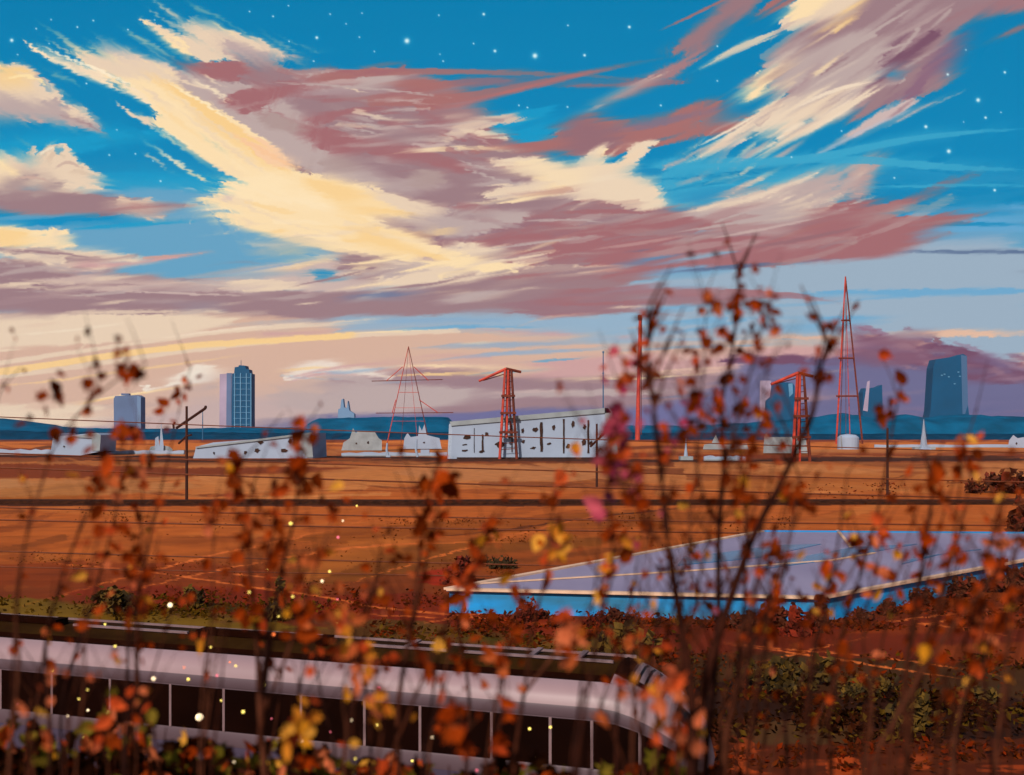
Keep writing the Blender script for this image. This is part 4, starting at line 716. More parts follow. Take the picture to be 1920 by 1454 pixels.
for x, y0, y1, w in ((889, 803, 849, .5), (905, 815, 846, 1.6), (960, 797, 848, 1.2), (1015, 792, 847, 2.6), (1057, 786, 850, 1.7), (1103, 788, 850, 1.7)):
    mb = MB(o.location); n = 7; R = random.Random(x); L_ = []; R_ = []
    for i in range(n + 1):
        y = y0 + (y1 - y0) * i / n; L_.append(at(x, y, Dh - .25) - Vector((w * .4 * R.uniform(.3, .6), 0, 0))); R_.append(at(x, y, Dh - .25) + Vector((w * .4 * R.uniform(.3, .6), 0, 0)))
    fr = L_ + R_[::-1]; mb.prism(fr, [v + Vector((0, .2, 0)) for v in fr]).build('wall_post', wd, o)
def broken(o, x, y, w, h, D, seed):
    R = random.Random(seed); n = 11; w *= .85; h *= .85; fr = []
    for i in range(n):
        a_ = 2 * math.pi * i / n; k = R.uniform(.55, 1.15); fr.append(at(x + math.cos(a_) * w * .5 * k, y - math.sin(a_) * h * .5 * k - math.cos(a_) * w * .06, D - .28))
    MB(o.location).prism(fr[::-1], [v + Vector((0, .25, 0)) for v in fr[::-1]]).build('window', wd, o)
for i, (x, y, w, h) in enumerate(((875, 820, 17, 11), (871, 834, 12, 3), (871, 845, 13, 5), (912, 814, 10, 9), (904, 846, 14, 8), (937, 834, 22, 13), (955, 820, 8, 5), (980, 808, 9, 14), (981, 828, 8, 9), (1000, 840, 14, 6), (1004, 806, 14, 12), (1038, 802, 9, 12), (1029, 832, 12, 5), (1074, 796, 10, 16), (1065, 837, 11, 11), (1096, 800, 8, 12), (1095, 830, 12, 18), (1108, 832, 8, 12))): broken(o, x, y, w, h, Dh, i)
o, zb2 = hall([(362, None), (368, 838), (400, 830), (480, 824), (585, 812), (587, None)], 352, 'low white shed with a sloping top and few dark holes, beside the utility pole', 26, 'white_shed')
MB(o.location).prism([at(*p, 351.6) for p in ((560, 835), (565, 816), (583, 811), (587, 858), (575, 858))], [at(*p, 352 - .1) for p in ((560, 835), (565, 816), (583, 811), (587, 858), (575, 858))]).build('gable_patch', wg, o)
MB(o.location).prism([at(*p, 351.5) for p in ((366, 838), (368, 841), (586, 815), (584, 811))], [at(*p, 378) for p in ((366, 838), (368, 841), (586, 815), (584, 811))]).build('roof_edge', wg, o)
for i, (x, y, w, h) in enumerate(((489, 830, 14, 9), (544, 827, 9, 13), (482, 845, 12, 10), (460, 849, 7, 8), (532, 845, 16, 9), (401, 850, 4, 6), (430, 846, 3, 3))): broken(o, x, y, w, h, 352, 50 + i)
o, _ = hall([(94, None), (100, 817), (106, 812), (114, 818), (182, 812), (189, 816), (187, 847), (150, None)], 400, 'small white boxy house with a grey end, at the far left edge of the fields', 16, 'white_house')
MB(o.location).prism([at(*p, 399.5) for p in ((128, 820), (180, 812), (189, 816), (187, 846), (172, 845), (172, 822))], [at(*p, 399.9) for p in ((128, 820), (180, 812), (189, 816), (187, 846), (172, 845), (172, 822))]).build('grey_patch', wg, o)
broken(o, 178, 840, 4, 6, 400, 70); broken(o, 120, 838, 4, 5, 400, 71)
o = thing('chapel', ((300 - 960) / F * 430, 430, 0), 'tiny white chapel with a thin spire, left of the utility pole', 'building')
MB(o.location).prism([at(*p, 430) for p in ((278, 851), (282, 838), (300, 834), (318, 838), (324, 844), (318, 851))], [at(*p, 442) for p in ((278, 851), (282, 838), (300, 834), (318, 838), (324, 844), (318, 851))]).build('nave', wg, o)
MB(o.location).prism([at(*p, 429) for p in ((290, 848), (291, 822), (297, 818), (299, 838), (302, 790), (307, 838), (306, 850))], [at(*p, 433) for p in ((290, 848), (291, 822), (297, 818), (299, 838), (302, 790), (307, 838), (306, 850))]).build('spire', wh, o)
o = thing('white_house', ((685 - 960) / F * 520, 520, 0), 'small pale cottage with a humped roof, left of the long white hall', 'building')
f_ = [(640, 845), (644, 830), (656, 822), (662, 803), (667, 812), (674, 808), (702, 809), (710, 822), (716, 826), (716, 845)]; MB(o.location).prism([at(*p, 520) for p in f_], [at(*p, 530) for p in f_]).build('wall', wg, o); broken(o, 690, 830, 5, 6, 520, 72); broken(o, 668, 832, 4, 5, 520, 73)
o = thing('white_house', ((790 - 960) / F * 560, 560, 0), 'pale ruined house with two jagged chimneys, beside the long white hall', 'building')
f_ = [(756, 842), (758, 822), (764, 812), (770, 820), (784, 818), (786, 798), (791, 808), (796, 796), (800, 816), (824, 822), (828, 842)]; MB(o.location).prism([at(*p, 560) for p in f_], [at(*p, 568) for p in f_]).build('wall', wh, o); broken(o, 795, 830, 4, 5, 560, 74)
for x, y0, w, nm, lb in ((726, 831, 3.5, 'marker_post', 'bent white post standing alone in the field left of the long white hall'), (781, 824, 5, 'marker_post', 'thick white post with a side stub, nearest the long white hall')):
    D = 372; o = thing(nm, ((x - 960) / F * D, D, 0), lb, 'post')
    MB(o.location).tube([at(x + 2, 857, D), at(x - 1, 845, D), at(x, y0, D)], [.45, .45, .3], 6).build('post', wh, o)
    if w > 4: MB(o.location).box(at(x + 16, 848, D), (3.2, 1, 1.8)).build('stub_block', wh, o)
    else: MB(o.location).box(at(x + 2, 856, D), (1.6, 1.2, .7)).build('foot', wh, o)
def spirelet(x, ytop, ybase, wb_, label, D):
    o = thing('obelisk', ((x - 960) / F * D, D, 0), label, 'monument'); p_ = at(x, ybase, D); t_ = at(x, ytop, D)
    k = D / F; MB(o.location).tube([(p_.x, D, 0), (p_.x, D, max(p_.z, .5) + wb_ * .35 * k), (p_.x, D, p_.z + (t_.z - p_.z) * .55), (p_.x, D, t_.z)], [wb_ * k, wb_ * .45 * k, wb_ * .22 * k, .12], 8).build('shaft', wh, o)
    MB(o.location).box((p_.x, D, .6), (wb_ * 2.6 * k, 4, 1.2)).build('plinth', wg, o)
spirelet(1286, 822, 862, 9, 'slim white needle monument with a wide foot, seen behind the shrub', 330)
spirelet(1732, 786, 842, 15, 'pale stone monument rising below the wide slanted tower', 560)
o = thing('storage_tank', ((1597 - 960) / F * 560, 560, 0), 'pale round storage tank at the foot of the tallest red mast', 'tank')
tk = at(1597, 843, 560); MB(o.location).tube([(tk.x, 566, 0), (tk.x, 566, 6.6), (tk.x, 566, 8.0), (tk.x, 566, 8.6)], [5.8, 5.8, 4.2, .6], 20).build('drum', wh, o); MB(o.location).tube([(tk.x - 5.5, 560, 0), (tk.x - 5.9, 560, 7.6)], .35, 5).build('pipe', wg, o)
o = thing('white_shed', ((1470 - 960) / F * 420, 420, 0), 'grey shed with a small jagged tower behind the right gantry pylon', 'building')
f_ = [(1431, 850), (1433, 818), (1437, 813), (1442, 820), (1500, 820), (1511, 824), (1514, 850)]; MB(o.location).prism([at(*p, 420) for p in f_], [at(*p, 432) for p in f_]).build('wall', wg, o); broken(o, 1470, 836, 9, 7, 420, 75); broken(o, 1495, 836, 6, 7, 420, 76)
o = thing('white_shed', ((1342 - 960) / F * 540, 540, 0), 'low pale shed with a tiny tower right of the needle monument', 'building')
f_ = [(1318, 843), (1320, 834), (1334, 832), (1342, 815), (1350, 833), (1400, 832), (1404, 843)]; MB(o.location).prism([at(*p, 540) for p in f_], [at(*p, 550) for p in f_]).build('wall', wg, o); broken(o, 1376, 838, 5, 5, 540, 77)
o = thing('white_house', ((1902 - 960) / F * 620, 620, 0), 'tiny pale building with a pointed gable at the far right edge', 'building')
f_ = [(1890, 840), (1892, 826), (1900, 816), (1908, 822), (1920, 820), (1924, 840)]; MB(o.location).prism([at(*p, 620) for p in f_], [at(*p, 630) for p in f_]).build('wall', wh, o); broken(o, 1906, 832, 5, 5, 620, 78)
for x0, x1, y, D, lb in ((-40, 95, 846, 420, 'long low white wall running in from the left edge of the fields'), (190, 345, 848, 425, 'low white wall between the boxy house and the utility pole'), (1640, 1960, 836, 640, 'long low pale wall crossing the fields at far right'), (1320, 1398, 864, 322, 'short white wall near the foot of the right gantry pylon'), (640, 838, 853, 385, 'low white wall left of the long white hall')):
    a_, b_ = at(x0, y, D), at(x1, y, D); o = thing('field_wall', ((a_.x + b_.x) / 2, D, 0), lb, 'wall'); L_ = b_.x - a_.x; h = max(a_.z, .9) + .6; R = random.Random(x0)
    n = 14; fr = [Vector((a_.x, D, 0))] + [Vector((a_.x + L_ * i / n, D, h * R.uniform(.8, 1.15))) for i in range(n + 1)] + [Vector((b_.x, D, 0))]
    MB(o.location).prism(fr, [v + Vector((0, 1.0, 0)) for v in fr]).build('wall_run', wh, o)
    MB(o.location).box((o.location.x, D - .25, .2), (L_ * .995, .4, .4)).build('footing', wg, o)

# ---------- low building with the flat mauve roof and blue walls ----------
HR = 1.08
def rp(px, py, z=HR): return gnd(px, py, z)
A_, B_, C_, E_, G_ = rp(838, 1106), rp(1540, 1122), rp(2060, 1026), rp(2160, 1002), rp(1430, 997)
o = thing('flat_roofed_building', gnd(1300, 1165), 'long low building with a flat mauve roof, cream trim and bright blue walls', 'building')
roofm = mat('mauve_roof', (142, 132, 156), .7, .06, .25, c2=(128, 118, 144), stretch=(1, .3, 1)); bw = mat('blue_wall', (16, 140, 210), .7, .2, .5, c2=(40, 106, 140), stretch=(.4, .4, 2)); ctr = mat('cream_trim', (222, 180, 150), .7, .1, 1)
ring = [A_, B_, C_, E_, G_]
cen = sum(ring, Vector()) / 5
def inset(p, k, z): q = p + (cen - p).normalized() * k; q.z = z; return q
wl = [inset(p, .12, HR - .09) for p in ring]; MB(o.location).prism(wl, [Vector((p.x, p.y, -.05)) for p in wl]).build('wall', bw, o)
MB(o.location).prism([Vector((p.x, p.y, HR)) for p in ring], [Vector((p.x, p.y, HR - .09)) for p in ring]).build('roof', roofm, o); roof_ob = COL.objects[-1]
def strip(p, q, w, z, m, nm, h=.05):
    d_ = (q - p); d_.z = 0; L_ = d_.length; mb = MB(o.location); c_ = (p + q) * .5; c_.z = z; mb.box(c_, (L_, w, h), math.atan2(d_.y, d_.x)); return mb.build(nm, m, roof_ob)
strip(A_, B_, .34, HR + .03, ctr, 'eave_trim', .12); strip(B_, C_, .30, HR + .034, ctr, 'eave_trim', .12); strip(A_, G_, .4, HR + .036, ctr, 'eave_trim', .1)
strip(G_, E_, .4, HR + .03, bw, 'back_edge', .12)
for a_, b_ in (((862, 1098), (1290, 1072)), ((1290, 1072), (1560, 1052)), ((1560, 1052), (1640, 1038)), ((1570, 995.5), (1596, 1027))): strip(rp(*a_), rp(*b_), .22, HR + .045, ctr, 'roof_batten', .05)
bl = mat('blue_skylight', (40, 108, 152), .25, .1, .6, spec=.6)
for pts in (((1270, 1060), (1420, 1046), (1540, 1020), (1460, 1022), (1280, 1046)), ((1420, 1068), (1540, 1052), (1720, 1020), (1600, 1026), (1470, 1050)), ((1690, 1058), (1760, 1040), (1840, 1030), (1790, 1034), (1700, 1050))):
    q_ = [rp(*p, HR + .04) for p in pts]; MB(o.location).prism(q_[::-1], [v - Vector((0, 0, .04)) for v in q_[::-1]]).build('skylight', bl, roof_ob)
# bushes round it
def blob_bush(p, w, h, m, label, nm='bush', group=None, n=150, seed=0, cols=((1, 1, 1),)):
    R = random.Random(seed); o = tag(MB(), label, 'bush', group) if False else None
    mb = MB(p); st = [(R.gauss(0, .28) * w, R.gauss(0, .22) * w, abs(R.gauss(.45, .25)) * h) for _ in range(7)]
    for _ in range(n):
        b_ = st[R.randrange(7)]; q = Vector((b_[0] + R.gauss(0, .13) * w, b_[1] + R.gauss(0, .13) * w, max(.02, b_[2] * R.uniform(.3, 1.1) + R.gauss(0, .1) * h))) + Vector(p)
        s_ = h * R.uniform(.10, .22); a_ = Vector((R.gauss(0, 1), R.gauss(0, 1), R.gauss(0, 1))).normalized(); b2 = a_.cross(Vector((R.gauss(0, 1), R.gauss(0, 1), R.gauss(0, 1)))).normalized()
        mb.add([q - a_ * s_, q + b2 * s_ * .6, q + a_ * s_, q - b2 * s_ * .6], [(0, 1, 2, 3)], cols[R.randrange(len(cols))])
    root = thing(nm, p, label, 'bush', group); mb.build('foliage', m, root)
    sm = MB(p)
    for b_ in st: sm.tube([Vector(p) + Vector((b_[0] * .2, b_[1] * .2, -.05)), Vector(p) + Vector((b_[0], b_[1], b_[2] * .9))], [.03 * h + .01, .01], 4)
    sm.build('stems', barkm, root); return root
barkm = mat('dark_bark', (58, 26, 12), .9, .3, 20, bump=.3)
bushm = mat('scrub_leaf', (255, 255, 255), .9, .2, 3, attr=True, trans=.2)
brn = [tuple(s2l(c_)) for c_ in ((92, 40, 12), (110, 52, 18), (74, 34, 12), (120, 40, 12))]; rst = [tuple(s2l(c_)) for c_ in ((140, 40, 10), (120, 34, 8), (100, 34, 10))]; olv = [tuple(s2l(c_)) for c_ in ((96, 70, 16), (76, 56, 12), (110, 80, 20), (58, 42, 12))]
BUSH = [(920, 1146, 26, 28, brn, 'brown bush at the left part of the blue wall'), (985, 1166, 50, 30, rst, 'rust red bush in front of the blue wall, near its left end'), (1055, 1176, 26, 26, brn, 'small dark bush left of the tall brown one at the blue wall'), (1015, 1160, 22, 20, brn, 'little brown tuft beside the rust red bush'), (1148, 1172, 26, 34, brn, 'upright brown bush before the middle of the blue wall'), (1185, 1168, 30, 20, brn, 'flat spreading brown bush before the middle of the blue wall'),
        (1115, 1174, 40, 22, rst, 'low rusty bush before the middle of the blue wall'), (1396, 1180, 36, 34, brn, 'dark brown bush left of the humped one at the blue wall'), (1448, 1184, 56, 46, brn, 'broad humped brown bush before the blue wall'), (1500, 1192, 46, 50, rst, 'rusty red bush between the humped bush and the wall corner'), (1540, 1184, 44, 46, brn, 'dark ragged bush at the corner of the blue wall'), (1622, 1164, 36, 24, brn, 'brown bush just right of the wall corner'), (1662, 1152, 26, 26, brn, 'small brown bush on the receding blue wall, second past the corner'),
        (1735, 1134, 46, 30, brn, 'wide brown bush on the receding blue wall, under the bright patch'), (1805, 1122, 40, 34, brn, 'brown bush with an orange top on the receding blue wall'), (1850, 1110, 40, 30, brn, 'ragged brown bush near the right end of the blue wall'), (1905, 1112, 46, 48, brn, 'tall brown bush at the right edge beyond the blue wall'),
        (1830, 925, 34, 20, brn, 'small brown bush in the far field at right'), (1895, 925, 70, 42, brn, 'big dark brown bush in the far field at the right edge'), (1905, 1010, 40, 60, brn, 'dark brown bush right behind the mauve roof'),
        (222, 1152, 56, 44, olv, 'olive green bush beside the train roof, left part'), (362, 1140, 30, 34, olv, 'pointed green bush beyond the train, right of the olive one'), (522, 1164, 30, 46, olv, 'narrow olive bush beyond the train roof, mid left'), (1150, 1232, 90, 66, olv, 'large olive bush just beyond the train nose'), (1460, 1290, 110, 50, olv, 'yellow green bush in the scrub right of the train nose'), (1620, 1306, 70, 44, olv, 'olive bush in the scrub at lower right, left of the round one'), (1705, 1362, 70, 60, olv, 'round yellow green bush in the dark scrub at lower right'), (1830, 1320, 60, 40, olv, 'small leafy olive bush at the lower right'), (850, 1096, 60, 36, rst, 'red leafed bush by the left corner of the mauve roof'), (945, 1066, 60, 22, [tuple(s2l((60, 44, 12)))], 'dark low shrub in the field before the mauve roof')]
for i, (x, y, w, h, cs, lb) in enumerate(BUSH):
    p_ = gnd(x, y); k = p_.y / F; blob_bush((p_.x, p_.y, 0), w * k * .9, h * k * 1.15, bushm, lb, 'bush', None, 420, i, cs)

# ---------- utility poles and wires ----------
pm = mat('dark_timber', (62, 26, 14), .85, .25, 6, stretch=(1, 1, .1)); wm = mat('wire_black', (104, 48, 18), .7)
POLES = [(350, 762, 942, 'tall dark utility pole with a slanted cross arm, left of the white shed', 'arm'), (1119, 795, 916, 'dark utility pole with a short cross arm at the right end of the white hall', 'arm2'), (1664, 803, 932, 'plain dark utility pole without a cross arm, at right', None)]
for x, yt, yb, lb, k in POLES:
    b_ = gnd(x, yb); D = b_.y; t_ = at(x, yt, D); o = thing('utility_pole', b_, lb, 'utility pole')
    MB(b_).tube([b_, t_], [.19, .15], 8).build('post', pm, o)
    if k:
        e = [(385, 766), (331, 803)] if k == 'arm' else [(1146, 800), (1107, 838)]
        MB(b_).tube([at(*e[0], D - 1.2), at(*e[1], D + .9)], .17, 6).build('cross_arm', pm, o)
        MB(b_).tube([at(*e[0], D - 1.2), at(e[0][0] + 1, e[0][1] - 5, D - 1.2)], [.2, .14], 6).build('insulator', pm, COL.objects[-1])
        if k == 'arm':
            MB(b_).tube([at(359, 816, D - .6), at(350, 818, D), at(335, 832, D + .6)], .13, 6).build('lower_arm', pm, o)
            MB(b_).tube([at(328, 792, D + .9), at(325, 797, D + .9), at(326, 804, D + .9)], .14, 6).build('hook', pm, o)
for x0, y0, y1, D, w, lb in ((0, 781, 848, 100, 2.0, 'topmost thin wire, crossing the towers and the white hall'), (0, 849, 903, 100, 2.6, 'dark wire running just below the white hall'), (0, 876, 935, 96, 3.2, 'dark wire crossing above the railway bed'), (0, 951, 985, 88, 3.0, 'dark wire running just below the railway bed'), (0, 974, 1004, 80, 3.2, 'dark wire, second below the railway bed'), (0, 1033, 1076, 58, 2.8, 'brown wire across the middle of the field'), (0, 1062, 1092, 56, 2.2, 'lowest brown wire across the field')):
    a_ = at(-150, y0 - (y1 - y0) * 150 / 1920, D); b_ = at(2070, y1 + (y1 - y0) * 150 / 1920, D); n = 24; pts_ = []
    for i in range(n + 1): q = a_.lerp(b_, i / n); q.z -= .25 * 4 * (i / n) * (1 - i / n) * D / 100; pts_.append(q)
    ob = MB(a_).tube(pts_, w * .5 * D / F, 5).build('overhead_wire', wm); ob.location = a_; tag(ob, lb, 'wire', 'overhead wires')
# ---------- the train ----------
P0 = Vector((-960 / F * 23.5, 23.5, 0)); P1 = Vector(((1200 - 960) / F * 19.0, 19.0, 0))
U = (P1 - P0).normalized(); N = Vector((-U.y, U.x, 0)); LT = (P1 - P0).length      # U along the train, N away from the viewer
W = 3.0; S0 = LT - .75; LN = 1.75
def surf(s, n, z):
    if s > S0:
        t_ = (s - S0) / LN; wf = math.sqrt(max(0.02, 1 - (t_ * .82) ** 2.4)); hf = 1 - .42 * max(0, t_) ** 1.8
        n = W / 2 + (n - W / 2) * wf; z = .9 + (z - .9) * hf if z > .9 else z
    return P0 + U * s + N * n + Vector((0, 0, z))
train = thing('train', P0 + U * 6 + N * 1.5, 'pale mauve passenger train with a dark roof and black window band passing below the bank', 'train')
TO = train.location
pink = mat('train_paint', TRAIN_C, .45, .05, .8, spec=.4); grey = mat('train_grey_band', (88, 70, 76), .5, .05, .8); slate = mat('train_skirt', (72, 62, 80), .5, .08, .8); black = mat('train_glass', (20, 5, 2), .4, .2, 1, spec=.06)  # darker grey for waist band, body side and cantrail
roofd = mat('train_roof', (52, 32, 8), 1, .15, 1.2, c2=(36, 18, 4), spec=.03); darkr = mat('train_gutter', (28, 8, 3), 1, spec=.02); pale = mat('train_pillar', (128, 102, 104), .5)
def skin(name, m, prof, s0, s1, out=0.0, step=.3, parent=None, thick=0):
    ns = max(2, int((s1 - s0) / step) + 1); vs = []; k = len(prof)
    for i in range(ns):
        s_ = s0 + (s1 - s0) * i / (ns - 1)
        for n, z in prof: vs.append(surf(s_, n - out, z))
    fs = [(i * k + j, (i + 1) * k + j, (i + 1) * k + j + 1, i * k + j + 1) for i in range(ns - 1) for j in range(k - 1)]
    mb = MB(TO); mb.add(vs, fs); return mb.build(name, m, parent or train, smooth=k > 3)
SE = S0 + LN
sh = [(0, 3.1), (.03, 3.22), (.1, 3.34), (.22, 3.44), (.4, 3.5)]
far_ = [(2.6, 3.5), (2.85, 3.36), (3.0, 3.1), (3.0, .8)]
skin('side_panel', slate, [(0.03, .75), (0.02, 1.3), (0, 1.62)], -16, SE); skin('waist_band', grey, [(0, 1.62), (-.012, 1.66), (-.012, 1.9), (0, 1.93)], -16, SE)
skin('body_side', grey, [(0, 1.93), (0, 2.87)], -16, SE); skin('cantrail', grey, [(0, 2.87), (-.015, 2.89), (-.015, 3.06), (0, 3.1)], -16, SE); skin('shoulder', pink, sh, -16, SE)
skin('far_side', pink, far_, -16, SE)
skin('gutter', darkr, [(.4, 3.5), (.46, 3.47), (.62, 3.5), (.7, 3.56)], -16, S0 + .3); skin('roof', roofd, [(.7, 3.56), (1.1, 3.66), (1.6, 3.69), (2.2, 3.62), (2.6, 3.5)], -16, S0 + .25)
skin('nose_top', pink, [(.4, 3.5), (.9, 3.62), (1.5, 3.66), (2.1, 3.62), (2.6, 3.5)], S0 + .1, SE)
skin('nose_roof_patch', darkr, [(.7, 3.57), (1.1, 3.675), (1.6, 3.705), (2.2, 3.635), (2.6, 3.51)], S0 + .1, S0 + .42)
# nose cap
rg = [surf(SE, n, z) for n, z in [(0.03, .75), (0, 1.62), (0, 2.87), (0, 3.1), (.1, 3.34), (.4, 3.5), (.9, 3.62), (1.5, 3.66), (2.1, 3.62), (2.6, 3.5), (3.0, 3.1), (3.0, .8)]]
cc = sum(rg, Vector()) / len(rg) + U * .25; MB(TO).add(rg + [cc], [(i, (i + 1) % 12, 12) for i in range(12)]).build('nose_cap', pink, train, smooth=True)
# windows between the slim pillars, spaced as the photograph shows
def s_at(px, z, row):      # distance along the side where the picture column px falls
    lo, hi = -15.0, SE - .1
    for _ in range(40):
        md = (lo + hi) / 2; q = surf(md, 0, z)
        if (q.x / q.y) * F + 960 < px: lo = md
        else: hi = md
    return lo
cols = [98, 207, 320, 420, 565, 684, 788, 922, 1032, 1110, 1200]
ss = [s_at(c_, 2.4, 0) for c_ in cols]
ss = [ss[0] - 1.45 * k for k in range(9, 0, -1)] + ss
for a_, b_ in zip(ss[:-1], ss[1:]):
    skin('window', black, [(0, 1.95), (0, 2.85)], a_ + .03, b_ - .03, .012, .3)
for a_ in ss: skin('window_pillar', pale, [(0, 1.94), (0, 2.86)], a_ - .028, a_ + .028, .02, .1)
skin('window', black, [(0, 1.95), (0, 2.85)], ss[-1] + .03, ss[-1] + .62, .012, .1)
# lamp window, front window with stripes
fw = skin('front_window_frame', black, [(.62, 3.59), (1.1, 3.68), (1.6, 3.71), (2.1, 3.65)], S0 + .4, S0 + 1.05, 0, .1)
for k in range(4): skin('front_window_slat', pale, [(.74, 3.64), (1.1, 3.70), (1.6, 3.73), (2.0, 3.68)], S0 + .46 + k * .14, S0 + .55 + k * .14, 0, .04, fw)
skin('headlight', black, [(.5, 3.54), (.8, 3.62), (1.2, 3.68)], S0 + 1.3, S0 + 1.6, .0, .1); skin('headlight', black, [(1.8, 3.70), (2.2, 3.645), (2.5, 3.55)], S0 + 1.3, S0 + 1.62, .0, .1)
# roof fittings
def roofbar(s0, s1, n, z, w, m, nm, h=.05, parent=None):
    a_, b_ = surf(s0, n, z), surf(s1, n, z); return MB(TO).box((a_ + b_) * .5, ((b_ - a_).length, w, h), math.atan2(U.y, U.x)).build(nm, m, parent or train)
roofbar(-16, S0 + .2, 2.62, 3.56, .05, pale, 'far_gutter_rail', .06)
for s0, s1 in ((1.0, 4.2), (8.6, 10.6), (11.0, 14.2), (-6, -2)): roofbar(s0, s1, 1.25, 3.72, .07, pale, 'roof_rail', .05)
for s0, s1 in ((4.6, 7.8), (-1.6, .6)): 
    dk = roofbar(s0, s1, 1.35, 3.76, .16, darkr, 'roof_duct', .14); roofbar(s0 - .05, s0 + .2, 1.25, 3.77, .42, darkr, 'duct_end', .15, dk); roofbar(s1 - .2, s1 + .05, 1.25, 3.77, .42, darkr, 'duct_end', .15, dk)
for s_ in (9.6, 12.4, 13.4): roofbar(s_, s_ + .12, 1.6, 3.73, .8, pale, 'roof_rib', .04)
# running gear, mostly hidden by the bank
ug = mat('underframe', (30, 22, 20), .8); 
for sc in (-9, 1.5, 12.5):
    bg = roofbar(sc - 1.6, sc + 1.6, 1.5, .62, 2.2, ug, 'bogie', .3)
    for ds in (-1.1, 1.1):
        for n in (.6, 2.4):
            c_ = surf(sc + ds, n, .44); MB(TO).tube([c_ - N * .07, c_ + N * .07], .44, 16).build('wheel', ug, bg)
MB(TO).add([surf(s_, n, .78) for s_, n in ((-16, .1), (S0, .1), (S0, 2.9), (-16, 2.9))], [(0, 3, 2, 1)]).build('floor_pan', ug, train)
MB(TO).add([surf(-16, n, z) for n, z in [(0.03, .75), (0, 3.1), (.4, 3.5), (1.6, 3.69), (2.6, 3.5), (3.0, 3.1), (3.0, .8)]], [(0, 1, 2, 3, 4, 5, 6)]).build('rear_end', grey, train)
for n in (.75, 2.25):
    a_ = P0 + U * -60 + N * n; b_ = P0 + U * 60 + N * n; ob = MB().box((a_ + b_) * .5 + Vector((0, 0, .07)), (120, .07, .13), math.atan2(U.y, U.x)).build('rail', mat('rail_steel', (90, 70, 60), .4, metal=.6), None, 'structure')
# ---------- foreground twigs, leaves, sparks ----------
stemm = mat('twig_bark', (255, 255, 255), .9, .25, 30, attr=True, spec=.1); leafm = mat('autumn_leaf', (255, 255, 255), .75, .12, 18, attr=True, trans=.3, spec=.0)
LC = {'dark': ((132, 50, 10), (114, 40, 6), (146, 56, 14), (98, 34, 6)), 'red': ((166, 62, 14), (146, 50, 8), (180, 68, 22)), 'orange': ((206, 84, 40), (196, 96, 50), (180, 66, 28)), 'peach': ((212, 112, 70), (200, 104, 66), (190, 90, 56)),
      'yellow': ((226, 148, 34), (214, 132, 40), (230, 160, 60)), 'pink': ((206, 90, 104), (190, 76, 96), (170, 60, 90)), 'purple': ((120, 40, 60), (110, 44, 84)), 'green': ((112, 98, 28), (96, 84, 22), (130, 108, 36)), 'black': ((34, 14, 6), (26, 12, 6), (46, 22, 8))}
LC = {k: [tuple(s2l(c_)) for c_ in v] for k, v in LC.items()}
SC = [tuple(s2l(c_)) for c_ in ((56, 22, 10), (44, 16, 8), (72, 32, 16), (90, 46, 28))]
SHP = [[(0, -.15), (.25, -.1), (.5, .15), (.36, .3), (.42, .62), (.16, .55), (0, 1.0), (-.2, .6), (-.44, .55), (-.34, .28), (-.5, .08), (-.22, -.08)],
       [(0, -.1), (.3, .02), (.42, .35), (.28, .7), (0, 1.05), (-.26, .72), (-.44, .38), (-.28, .0)],
       [(0, -.1), (.18, .1), (.52, .2), (.3, .42), (.34, .8), (.08, .62), (-.1, .98), (-.2, .6), (-.5, .66), (-.3, .36), (-.42, .1), (-.14, .06)]]
def leaf(mb, p, size, col, R, face=None):
    size *= .86
    # a folded blade with a ragged outline on its own plane
    nrm = Vector((R.gauss(0, .75), -1 + R.gauss(0, .35), R.gauss(0, .6))).normalized(); up = Vector((R.gauss(0, .8), 0, R.gauss(-.5, .8)))
    v = (up - nrm * up.dot(nrm)).normalized(); u = v.cross(nrm); k = SHP[R.randrange(3)]; wd_ = R.uniform(.6, 1.15); n = len(k)
    pts_ = [p + (u * x * wd_ + v * y + nrm * (abs(x) * .35 + y * y * R.uniform(.05, .25))) * size for x, y in k]
    c0 = p + v * size * .35; mb.add(pts_ + [c0 - nrm * size * .05], [(i, (i + 1) % n, n) for i in range(n)], col)
def smooth(pts_, it=2):
    for _ in range(it):
        q = [pts_[0]]
        for a_, b_ in zip(pts_[:-1], pts_[1:]): q += [a_.lerp(b_, .25), a_.lerp(b_, .75)]
        pts_ = q + [pts_[-1]]
    return pts_
